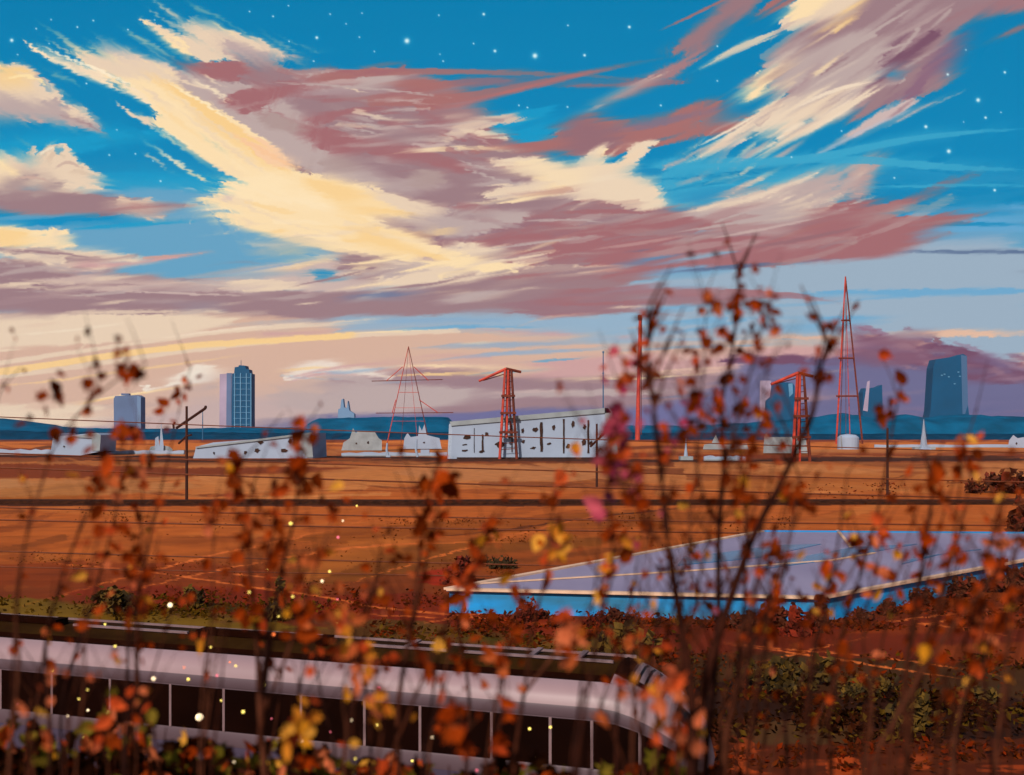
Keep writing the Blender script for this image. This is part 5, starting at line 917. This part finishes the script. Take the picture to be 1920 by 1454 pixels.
def shrub(label, D, stems, mix, cat='shrub', nl=26, twigs=7, lsz=30, seed=0, low=.25, name='leafy_twig', tipmix=None, group='autumn twigs growing on the near bank'):
    """stems: (pixel path from foot to tip, foot width in pixels); the foot is carried on down to the bank"""
    R = random.Random(seed); k = D / F
    p0 = pts_of(stems[0][0])[0]; f_ = at(p0[0], p0[1], D); zf = bank_z(f_.x, D); root = thing(name, (f_.x, D, zf), label, cat, group); O = root.location
    lv = MB(O); cum = [m_ for m_, w_ in mix for _ in range(w_)]; ct = [m_ for m_, w_ in (tipmix or mix) for _ in range(w_)]
    for path, w in stems:
        q = pts_of(path); Ds = D + R.uniform(-.25, .25) * D * .4; ww = []; pp = []
        for i, (x, y) in enumerate(q): pp.append(at(x + R.gauss(0, 2), y, Ds + .04 * D * i * R.uniform(-.4, .6)))
        if q[0][1] > 1400: ft = Vector((pp[0].x + (O.x - pp[0].x) * .3, Ds, bank_z(pp[0].x, Ds) - .05)); pp = [ft] + pp
        pp = smooth(pp); n = len(pp); rs = [w * .54 * k * (1 - .82 * (i / (n - 1)) ** .8) for i in range(n)]
        MB(O).tube(pp, rs, 6, SC[R.randrange(4)]).build('stem', stemm, root, smooth=True)
        st_ob = COL.objects[-1]
        vis = [i for i in range(n) if pp[i].z > CZ_ - .34 * pp[i].y]
        i0 = vis[0] if vis else 0
        def pick(lo=0.0): t_ = R.uniform(max(lo, 0), 1); j = i0 + (n - 1 - i0) * t_; a_ = int(j); b_ = min(a_ + 1, n - 1); return pp[a_].lerp(pp[b_], j - a_), t_
        for _ in range(twigs):
            p, t_ = pick(.12); sgn = R.choice((-1, 1)); L_ = R.uniform(60, 190) * k * (1.15 - .5 * t_); d_ = Vector((sgn * R.uniform(.15, .55), R.uniform(-.2, .2), R.uniform(.6, 1))).normalized()
            m_ = p + d_ * L_ * .5 + Vector((R.gauss(0, .03) * L_, 0, 0)); e_ = p + d_ * L_ + Vector((sgn * L_ * .05, 0, L_ * .12)); r0 = max(.9, w * .22) * k * .6
            MB(O).tube([p, m_, e_], [r0, r0 * .75, r0 * .4], 4, SC[R.randrange(4)]).build('side_twig', stemm, st_ob)
            for _ in range(R.randint(0, 2)):
                g = R.uniform(.35, 1.05); leaf(lv, p.lerp(e_, g) + Vector((R.gauss(0, 5) * k, R.gauss(0, 6) * k, R.gauss(0, 5) * k)), lsz * k * R.uniform(.4, 1.05), R.choice(LC[R.choice(ct if t_ > .6 else cum)]), R)
        for _ in range(int(nl * .68)):
            p, t_ = pick(low)
            if R.random() < .45:   # clump
                for _ in range(R.randint(2, 3)): leaf(lv, p + Vector((R.gauss(0, 13), R.gauss(0, 8), R.gauss(0, 12))) * k, lsz * k * R.uniform(.5, 1.1), R.choice(LC[R.choice(ct if t_ > .6 else cum)]), R)
            else: leaf(lv, p + Vector((R.gauss(0, 9), R.gauss(0, 6), R.gauss(0, 7))) * k, lsz * k * R.uniform(.5, 1.3), R.choice(LC[R.choice(ct if t_ > .6 else cum)]), R)
    for x, y, n_, sp, kd in CL.get(seed - 100, ()):
        for _ in range(n_): leaf(lv, at(x + R.gauss(0, sp), y + R.gauss(0, sp * 1.1), D + R.gauss(0, .04)), lsz * k * R.uniform(.6, 1.2), R.choice(LC[R.choice(kd.split())]), R)
    lv.build('leaves', leafm, root)
    return root
CL = {0: ((112, 725, 4, 9, 'dark'), (88, 752, 2, 8, 'dark'), (180, 697, 3, 6, 'dark'), (172, 735, 2, 5, 'dark'), (240, 672, 7, 13, 'dark dark red'), (54, 790, 2, 6, 'dark')), 2: ((248, 808, 6, 13, 'dark orange dark'), (96, 822, 3, 9, 'dark red')), 6: ((445, 935, 5, 15, 'dark red'), (478, 960, 4, 12, 'red orange')), 7: ((570, 905, 6, 16, 'dark dark red'), (563, 800, 3, 8, 'dark')),
      9: ((830, 905, 5, 13, 'dark red'), (795, 912, 2, 7, 'dark'), (812, 950, 3, 8, 'orange red')), 12: ((1036, 1022, 4, 10, 'yellow'), (1150, 1000, 4, 12, 'red dark')), 13: ((1160, 788, 10, 11, 'pink pink'), (1158, 832, 9, 13, 'purple pink'), (1150, 860, 8, 14, 'orange pink'), (1197, 650, 4, 9, 'orange orange red'), (1165, 702, 3, 9, 'orange pink'), (1190, 900, 5, 16, 'red pink dark'), (1120, 957, 2, 6, 'pink')),
      14: ((1215, 590, 5, 10, 'dark dark red'), (1212, 705, 4, 12, 'dark'), (1240, 660, 2, 5, 'dark')), 15: ((1385, 572, 16, 15, 'dark dark dark red'), (1322, 568, 4, 8, 'dark orange'), (1320, 632, 5, 10, 'dark'), (1433, 576, 4, 8, 'dark'), (1368, 640, 3, 8, 'dark'), (1300, 662, 2, 3, 'dark'), (1382, 518, 2, 6, 'dark')), 16: ((1530, 690, 6, 12, 'dark'), (1560, 610, 2, 7, 'dark'), (1436, 690, 2, 6, 'dark')), 17: ((1395, 785, 8, 18, 'dark dark orange'), (1365, 730, 3, 9, 'dark')),
      19: ((1683, 735, 3, 9, 'dark red'), (1662, 770, 2, 8, 'dark'), (1645, 785, 2, 6, 'dark')), 20: ((1750, 905, 5, 12, 'dark red'), (1735, 1010, 5, 14, 'orange red')), 25: ((665, 1200, 6, 16, 'yellow orange'), (700, 1260, 5, 18, 'orange peach yellow')), 26: ((1060, 1215, 5, 17, 'peach orange'), (1240, 1290, 5, 16, 'orange peach'), (1275, 1385, 5, 20, 'orange peach'))}
def spray(root_label, D, items, seed, path=None):
    pass
DK_ = [('dark', 6), ('red', 3), ('orange', 1)]; DR = [('dark', 5), ('red', 4), ('orange', 2), ('yellow', 1)]; MIX = [('dark', 3), ('red', 3), ('orange', 4), ('peach', 2), ('yellow', 2)]; PCH = [('peach', 5), ('orange', 4), ('yellow', 2), ('red', 1), ('green', 1)]
SH = [
 ('arching bare twig with dark red leaves reaching over the plain house at far left', 2.3, [("14,1454 38,1250 30,1150 45,1010 75,920 100,830 160,762 225,705 275,682", 9)], DK_, 15, 4, 30, .55),
 ('short twig with a small bud tip poking in at the left edge', 2.4, [("-20,1300 -30,1000 -10,760 8,722 42,688", 6)], DK_, 4, 2, 22, .6),
 ('straight twig with orange and dark leaves at the left, tip before the white house', 2.6, [("96,1454 92,1300 84,1200 108,1110 140,1020 175,940 200,880 215,830", 9)], DR, 15, 5, 32, .35),
 ('slender twig topped by an orange leaf below the slate tower', 2.5, [("118,1454 112,1300 160,1170 185,1080 210,980 232,880 262,815", 8)], MIX, 14, 5, 34, .45),
 ('thin twig whose bare tip crosses the utility pole', 2.7, [("282,1454 262,1300 255,1150 285,1010 305,900 330,800 345,735 362,686", 7)], DR, 12, 4, 26, .4),
 ('twig pair with rusty leaves left of the white shed', 2.6, [("232,1454 240,1320 236,1150 262,1040 270,930 262,850", 8), ("250,1400 262,1180 280,1090 300,1000", 6)], MIX, 12, 5, 32, .3),
 ('forked twig with big dark leaves in front of the white shed', 2.4, [("498,1454 486,1330 480,1200 466,1080 470,980 450,905 436,860", 15), ("488,1300 505,1180 500,1060 520,960 505,880", 9)], DR, 16, 7, 36, .3),
 ('tall twig ending in a red leaf at the right end of the white shed', 2.4, [("490,1400 510,1200 530,1060 555,960 560,860 563,800", 10), ("500,1330 560,1160 600,1040 640,930", 7)], DR, 18, 7, 38, .35),
 ('thin upright twig with few leaves between the shed and the slender pylon', 2.8, [("372,1454 380,1300 395,1180 400,1050 395,960", 6), ("640,1454 600,1300 585,1180 560,1080", 6)], MIX, 10, 5, 30, .2),
 ('dark wiry twig with paired leaves under the slender red pylon', 2.5, [("752,1454 742,1330 768,1180 785,1060 800,960 812,890", 13), ("770,1200 800,1060 822,960 838,895", 9)], DK_, 14, 6, 36, .3),
 ('leaning twig with orange leaves in the middle of the train', 2.3, [("700,1454 690,1320 660,1200 690,1110 745,1030", 8), ("720,1454 760,1340 830,1180 880,1100 915,990", 9)], MIX, 18, 7, 36, .15),
 ('reddish twig leaning right below the red gantry pylon', 2.6, [("870,1454 880,1300 855,1180 880,1090 905,1020 925,985", 9)], DR, 13, 6, 36, .2),
 ('twig with a yellow leaf cluster in front of the left corner of the mauve roof', 2.4, [("960,1454 985,1300 1000,1170 1030,1060 1040,960 1038,920", 10), ("985,1300 1060,1200 1120,1120 1150,1040", 8)], MIX, 15, 7, 38, .25),
 ('twig with pink and orange leaves rising beside the red chimney', 2.2, [("1075,1454 1100,1320 1120,1180 1150,1060 1140,940 1150,830 1165,770 1172,694", 9)], [('pink', 4), ('orange', 4), ('purple', 1), ('dark', 3)], 20, 7, 36, .35),
 ('tallest dark forked branch crowned by a rusty bud before the red chimney', 2.2, [("1290,1454 1300,1330 1275,1180 1246,1010 1236,880 1222,760 1208,660 1215,570", 24), ("1250,1040 1200,960 1165,900 1150,860", 8), ("1240,900 1280,800 1300,720", 6)], [('dark', 7), ('red', 3), ('pink', 2), ('orange', 1)], 12, 12, 31, .3),
 ('tall branch with a big dark leaf clump at the top, right of the chimney', 2.3, [("1318,1454 1335,1300 1345,1150 1350,1000 1362,860 1350,760 1372,660 1385,500", 20), ("1352,1000 1300,880 1320,720 1325,540", 7), ("1362,860 1395,740 1420,640 1442,572", 7)], DK_, 12, 15, 27, .42),
 ('long leaning branch sweeping right towards the tallest red mast', 2.2, [("1300,1454 1320,1280 1370,1120 1420,990 1480,880 1525,770 1540,690 1552,640", 26), ("1400,1020 1395,900 1425,800 1436,690", 6)], DK_, 13, 14, 29, .3),
 ('crooked branch between the leaning one and the right gantry pylon', 2.5, [("1340,1454 1390,1260 1450,1120 1480,1000 1500,900", 14), ("1380,1280 1400,1120 1400,960 1385,830", 9)], DR, 18, 8, 36, .25),
 ('bare grey stem thicket at the foot of the tall branches', 2.7, [("1240,1454 1225,1300 1260,1150 1290,1020", 9), ("1270,1454 1280,1250 1300,1080 1290,940", 8), ("1360,1454 1370,1300 1410,1180 1480,1040", 9), ("1215,1454 1180,1280 1200,1120 1215,980", 7)], MIX, 8, 11, 30, .1),
 ('upright twig with dark red leaves left of the plain utility pole', 2.5, [("1560,1454 1548,1330 1580,1180 1620,1060 1645,940 1670,830 1690,716", 13)], DR, 18, 6, 34, .25),
 ('twin twigs with red leaves right of the plain utility pole', 2.5, [("1700,1454 1690,1290 1712,1150 1735,1030 1750,920 1746,880", 16), ("1720,1290 1770,1130 1790,980 1810,830", 8)], DR, 18, 7, 34, .25),
 ('thick dark leaning twig at lower right reaching the picture edge', 2.3, [("1620,1454 1700,1310 1770,1200 1850,1100 1930,1010", 13), ("1790,1454 1800,1320 1860,1190 1940,1090", 9)], DR, 13, 7, 36, .2),
 ('slim twigs with peach leaves crossing the right part of the blue wall', 2.6, [("1480,1454 1470,1320 1500,1200 1560,1080 1610,1000", 9), ("1620,1454 1640,1320 1610,1190 1650,1060 1652,960", 8)], MIX, 14, 7, 34, .2),
 ('thin grassy twigs along the right edge', 2.6, [("1860,1454 1850,1300 1830,1160 1850,1040 1880,960", 8), ("1900,1454 1880,1280 1905,1150 1900,1040", 7)], MIX, 14, 7, 34, .2),
 ('low spray of peach leaves over the train windows at left', 2.0, [("210,1454 190,1370 200,1300 235,1230", 6), ("300,1454 290,1390 270,1330 300,1290", 5), ("60,1454 58,1380 70,1330", 6)], PCH, 8, 4, 34, .1),
 ('tall spray of orange and yellow leaves before the middle of the train', 2.0, [("640,1454 650,1380 640,1300 665,1200 650,1150", 8), ("700,1454 720,1360 700,1290 690,1240", 6), ("560,1454 550,1390 570,1340", 6)], [('yellow', 4), ('orange', 4), ('peach', 4)], 13, 4, 38, .1),
 ('spray of peach leaves beside the nose of the train', 2.0, [("1180,1454 1160,1400 1120,1300 1070,1200 1060,1170", 7), ("1225,1454 1230,1390 1245,1330 1230,1270", 6), ("1280,1454 1285,1400 1290,1340", 6)], [('peach', 6), ('orange', 4), ('yellow', 1)], 12, 3, 40, .2),
 ('red leafed spray in front of the train, right of centre', 2.1, [("880,1454 870,1360 840,1300 800,1250", 8), ("900,1454 930,1380 960,1300 940,1230", 6)], [('red', 5), ('dark', 3), ('orange', 2)], 12, 4, 38, .15),
 ('sparse stems with dull leaves in the dark scrub at lower right', 2.6, [("1420,1454 1440,1350 1430,1240 1460,1120", 10), ("1760,1454 1750,1360 1780,1250 1830,1160", 8), ("1530,1454 1520,1380 1560,1290 1600,1210", 8)], DK_, 8, 6, 30, .2)]
for i, (lb, D, st, mix, nl, tw, sz, low) in enumerate(SH): shrub(lb, D, st, mix, 'twig', nl, tw, sz, 100 + i, low)
# tall bare stalks, leaning to the right, between the leafy twigs
STK = [(1180, 60, 560, 'left of the tallest forked branch', 13), (1255, 90, 620, 'between the two tallest branches', 12), (1345, 120, 640, 'at the foot of the leaf clump branch', 14), (1420, 150, 560, 'just right of the long leaning branch', 13), (1500, 140, 520, 'before the corner of the blue wall', 11), (1590, 150, 560, 'below the plain utility pole', 12), (1680, 170, 600, 'right of the plain utility pole', 13), (1770, 160, 520, 'before the right part of the blue wall', 12), (1850, 120, 500, 'near the right edge of the picture', 11),
       (1080, 70, 440, 'before the left part of the blue wall', 9), (900, 90, 420, 'before the right half of the train', 10), (800, 80, 380, 'before the middle windows of the train', 9), (660, 90, 400, 'before the fifth train window', 9), (520, 60, 420, 'before the fourth train window', 9), (400, 80, 440, 'before the third train window', 8), (250, 70, 460, 'before the second train window', 8), (130, 60, 480, 'before the first train window', 8), (30, 60, 460, 'at the left edge of the picture', 9)]
for i, (x, lean, hh, wh_, w) in enumerate(STK):
    R = random.Random(900 + i); st = []
    for j in range(3):
        xx = x + R.uniform(-26, 26); h_ = hh * R.uniform(.6, 1.15); l_ = lean * R.uniform(.3, 1.3)
        st.append(('%d,1454 %d,%d %d,%d %d,%d' % (xx, xx + l_ * .22 + R.gauss(0, 7), 1454 - h_ * .33, xx + l_ * .55 + R.gauss(0, 7), 1454 - h_ * .66, xx + l_, 1454 - h_), w * R.uniform(.55, 1)))
    shrub('bare thin brown stalks with few leaves, ' + wh_, 2.2 + .08 * (i % 7), st, DR, 'stalks', 3, 2, 28, 950 + i, .4, 'dry_stalks', None, 'dry stalks growing on the near bank')
# low dark undergrowth along the foot of the picture
def undergrowth(label, x0, x1, ytop, D, n, mix, seed):
    R = random.Random(seed); xm = (x0 + x1) / 2; f_ = at(xm, 1454, D); zf = bank_z(f_.x, D); root = thing('undergrowth', (f_.x, D, zf), label, 'bush'); lv = MB(root.location); st = MB(root.location); cum = [m_ for m_, w_ in mix for _ in range(w_)]; k = D / F
    for _ in range(16):
        x = R.uniform(x0, x1); e_ = at(x, ytop + R.uniform(10, 70), D + R.uniform(-.3, .3)); b_ = Vector((e_.x + R.gauss(0, .05), D, bank_z(e_.x, D) - .05)); st.tube([b_, b_.lerp(e_, .5) + Vector((R.gauss(0, .02), 0, 0)), e_], [.006, .004, .002], 4, SC[R.randrange(4)])
    for _ in range(n):
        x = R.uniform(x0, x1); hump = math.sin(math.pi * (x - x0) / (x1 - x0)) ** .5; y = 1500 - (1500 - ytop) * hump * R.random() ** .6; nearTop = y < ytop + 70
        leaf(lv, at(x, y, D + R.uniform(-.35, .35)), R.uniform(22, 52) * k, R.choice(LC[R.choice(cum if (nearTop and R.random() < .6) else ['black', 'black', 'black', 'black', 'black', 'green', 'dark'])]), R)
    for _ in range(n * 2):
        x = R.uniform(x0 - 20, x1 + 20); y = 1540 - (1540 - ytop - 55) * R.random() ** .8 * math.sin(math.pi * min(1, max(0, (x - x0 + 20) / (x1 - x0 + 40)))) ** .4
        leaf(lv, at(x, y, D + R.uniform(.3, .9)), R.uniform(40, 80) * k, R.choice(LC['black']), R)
    lv.build('leaves', leafm, root); st.build('stems', stemm, root)
G_ = [('green', 6), ('black', 5), ('orange', 2), ('red', 2), ('peach', 1), ('yellow', 1)]
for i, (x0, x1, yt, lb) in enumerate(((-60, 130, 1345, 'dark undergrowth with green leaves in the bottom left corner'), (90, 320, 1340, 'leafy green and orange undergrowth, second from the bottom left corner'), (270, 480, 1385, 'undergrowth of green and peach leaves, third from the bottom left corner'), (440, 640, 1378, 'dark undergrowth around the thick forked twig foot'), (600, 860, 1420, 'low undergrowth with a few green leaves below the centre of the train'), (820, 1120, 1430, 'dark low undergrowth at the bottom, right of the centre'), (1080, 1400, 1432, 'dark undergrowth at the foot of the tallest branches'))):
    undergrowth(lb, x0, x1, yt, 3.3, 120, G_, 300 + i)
# sparks floating over the bank
SP = {'yellow': ((255, 226, 110), 'tiny yellow glowing spark floating among the twigs', 'yellow sparks'), 'white': ((255, 226, 180), 'tiny cream white glowing spark floating among the twigs', 'cream sparks'), 'pink': ((240, 110, 130), 'tiny pink glowing spark floating among the twigs', 'pink sparks'), 'orange': ((250, 120, 60), 'tiny orange glowing spark floating among the twigs', 'orange sparks')}
spm = {k: mat('spark_' + k, v[0], emit=1.6 if k != 'pink' else 1.2) for k, v in SP.items()}
halo = mat('spark_shell', (250, 170, 110), emit=.8)
bs = bmesh.new(); bmesh.ops.create_icosphere(bs, subdivisions=2, radius=1.0); sme = {}
for k in SP: mm = bpy.data.meshes.new('spark'); bs.to_mesh(mm); mm.materials.append(spm[k]); mm.polygons.foreach_set('use_smooth', [True] * len(mm.polygons)); sme[k] = mm
BIG = {(374, 1345): 'largest cream white spark, glowing in front of the third train window', (711, 1291): 'bright pink spark glowing on the pale shoulder of the train', (319, 1135): 'round peach spark above the train roof at left', (565, 1190): 'bright cream spark on the far edge of the train roof', (513, 1190): 'orange red spark on the edge of the train roof', (1005, 1421): 'pinkish spark at the bottom centre', (333, 1415): 'bright cream spark in the undergrowth, left', (207, 1442): 'magenta ringed spark in the undergrowth at bottom left'}
SPK = [(374, 1345, 9, 'white'), (711, 1291, 6, 'pink'), (319, 1135, 5.5, 'white'), (565, 1190, 5, 'white'), (513, 1190, 5, 'orange'), (1005, 1421, 5, 'white'), (333, 1415, 6, 'white'), (207, 1442, 6.5, 'pink'), (99, 1259, 4, 'yellow'), (216, 1212, 3.4, 'yellow'), (197, 1171, 2.4, 'yellow'), (288, 1273, 4.5, 'white'), (353, 1274, 3.2, 'yellow'), (407, 1267, 2.8, 'pink'), (203, 1336, 4, 'yellow'), (165, 1332, 2.6, 'white'), (164, 1294, 1.8, 'yellow'), (148, 1311, 2, 'yellow'), (127, 1343, 3, 'white'), (56, 1376, 3.2, 'yellow'), (157, 1383, 4, 'yellow'), (70, 1433, 4, 'yellow'), (117, 1438, 2.6, 'yellow'), (194, 1424, 2.8, 'white'), (258, 1429, 2.8, 'yellow'), (273, 1444, 2.8, 'white'), (162, 1447, 2.6, 'yellow'), (395, 1214, 3, 'yellow'), (382, 1194, 1.8, 'orange'), (442, 1249, 2.4, 'yellow'), (431, 1242, 1.8, 'orange'), (496, 1284, 5, 'yellow'), (456, 1335, 3.6, 'yellow'), (415, 1314, 2.6, 'yellow'), (566, 1391, 4, 'white'), (439, 1430, 4, 'white'), (507, 1450, 4.5, 'yellow'), (475, 1403, 2.6, 'pink'), (509, 1348, 1.6, 'pink'), (502, 1395, 2, 'yellow'), (33, 1321, 1.6, 'pink'), (578, 1151, 3.2, 'pink'), (522, 1156, 2.2, 'yellow'), (631, 1170, 2.4, 'yellow'), (467, 1111, 3, 'yellow'), (549, 1119, 2.6, 'yellow'), (604, 1090, 3.2, 'white'), (618, 1072, 2.6, 'yellow'), (545, 982, 4, 'yellow'), (669, 949, 2, 'yellow'), (643, 977, 2.2, 'white'), (634, 1008, 3, 'pink'), (637, 1104, 2, 'white'), (633, 1124, 2, 'pink'), (500, 1069, 1.6, 'yellow'), (619, 1373, 2.4, 'pink'), (707, 1360, 3, 'yellow'), (811, 1383, 3, 'white'), (773, 1427, 2.8, 'yellow'), (894, 1445, 2.8, 'pink'), (993, 1367, 3.2, 'yellow'), (1032, 1364, 3, 'yellow'), (659, 1351, 2.2, 'white'), (714, 1449, 4.2, 'yellow'), (797, 1445, 3, 'yellow'), (976, 1446, 2.8, 'white'), (666, 1423, 2.2, 'yellow'), (345, 1252, 2, 'orange'), (590, 1452, 2.2, 'yellow')]
R = random.Random(5)
for x, y, r, k in SPK:
    D = R.uniform(4.5, 7.5) if y > 1040 else R.uniform(6, 8); p = at(x, y, D)
    o = bpy.data.objects.new('glowing_spark', sme[k]); COL.objects.link(o); o.location = p; s_ = r * .8 * D / F; o.scale = (s_, s_, s_)
    if (x, y) in BIG: tag(o, BIG[(x, y)], 'spark'); continue
    cn = {'yellow': 'yellow', 'white': 'cream', 'pink': 'pink', 'orange': 'orange'}[k]; sz = 'tiny ' if r < 2.7 else 'small '
    yr = 1197 + (x * .082)                       # row of the roof edge of the train at this column
    col_ = next((i for i, c_ in enumerate(cols) if x < c_), 11)
    ordn = ('first', 'second', 'third', 'fourth', 'fifth', 'sixth', 'seventh', 'eighth', 'ninth', 'tenth', 'eleventh', 'twelfth')[col_]
    if y < yr - 90: wh_ = 'over the brown field, above the %s train window from left' % ordn
    elif y < yr + 5: wh_ = 'before the dark train roof, above the %s window from left' % ordn
    elif y < yr + 60: wh_ = 'against the pale train shoulder, above the %s window from left' % ordn
    elif y < yr + 140: wh_ = 'in front of the %s train window from left' % ordn
    else: wh_ = 'in undergrowth below the %s train window from left' % ordn
    sz = 'tiny ' if r < 2.1 else 'little ' if r < 2.7 else 'small ' if r < 3.5 else 'round '; tag(o, sz + cn + ' spark ' + wh_, 'spark', SP[k][2])

byl = {}
for ob in COL.objects:
    if ob.name.startswith('glowing_spark'): byl.setdefault(ob['label'], []).append(ob)
for lb, obs in byl.items():
    if len(obs) > 1:
        obs.sort(key=lambda q: q.location.z / q.location.y)
        for i, ob in enumerate(obs): ob['label'] = ('lower ' if i == 0 else 'upper ' if i == len(obs) - 1 else 'middle ') + lb
# ---------- evening air ----------
hz = MB().box((0, 0, 84.5), (6300, 6300, 171)).build('haze', None, None, 'stuff')
hm_ = bpy.data.materials.new('evening_air'); hm_.use_nodes = True; t = hm_.node_tree; t.nodes.clear()
v = t.nodes.new('ShaderNodeVolumePrincipled'); v.inputs['Color'].default_value = (*HAZE_C, 1); v.inputs['Density'].default_value = HAZE_D; v.inputs['Anisotropy'].default_value = 0
o_ = t.nodes.new('ShaderNodeOutputMaterial'); t.links.new(v.outputs[0], o_.inputs['Volume']); hz.data.materials.append(hm_)
hm_.cycles.homogeneous_volume = True
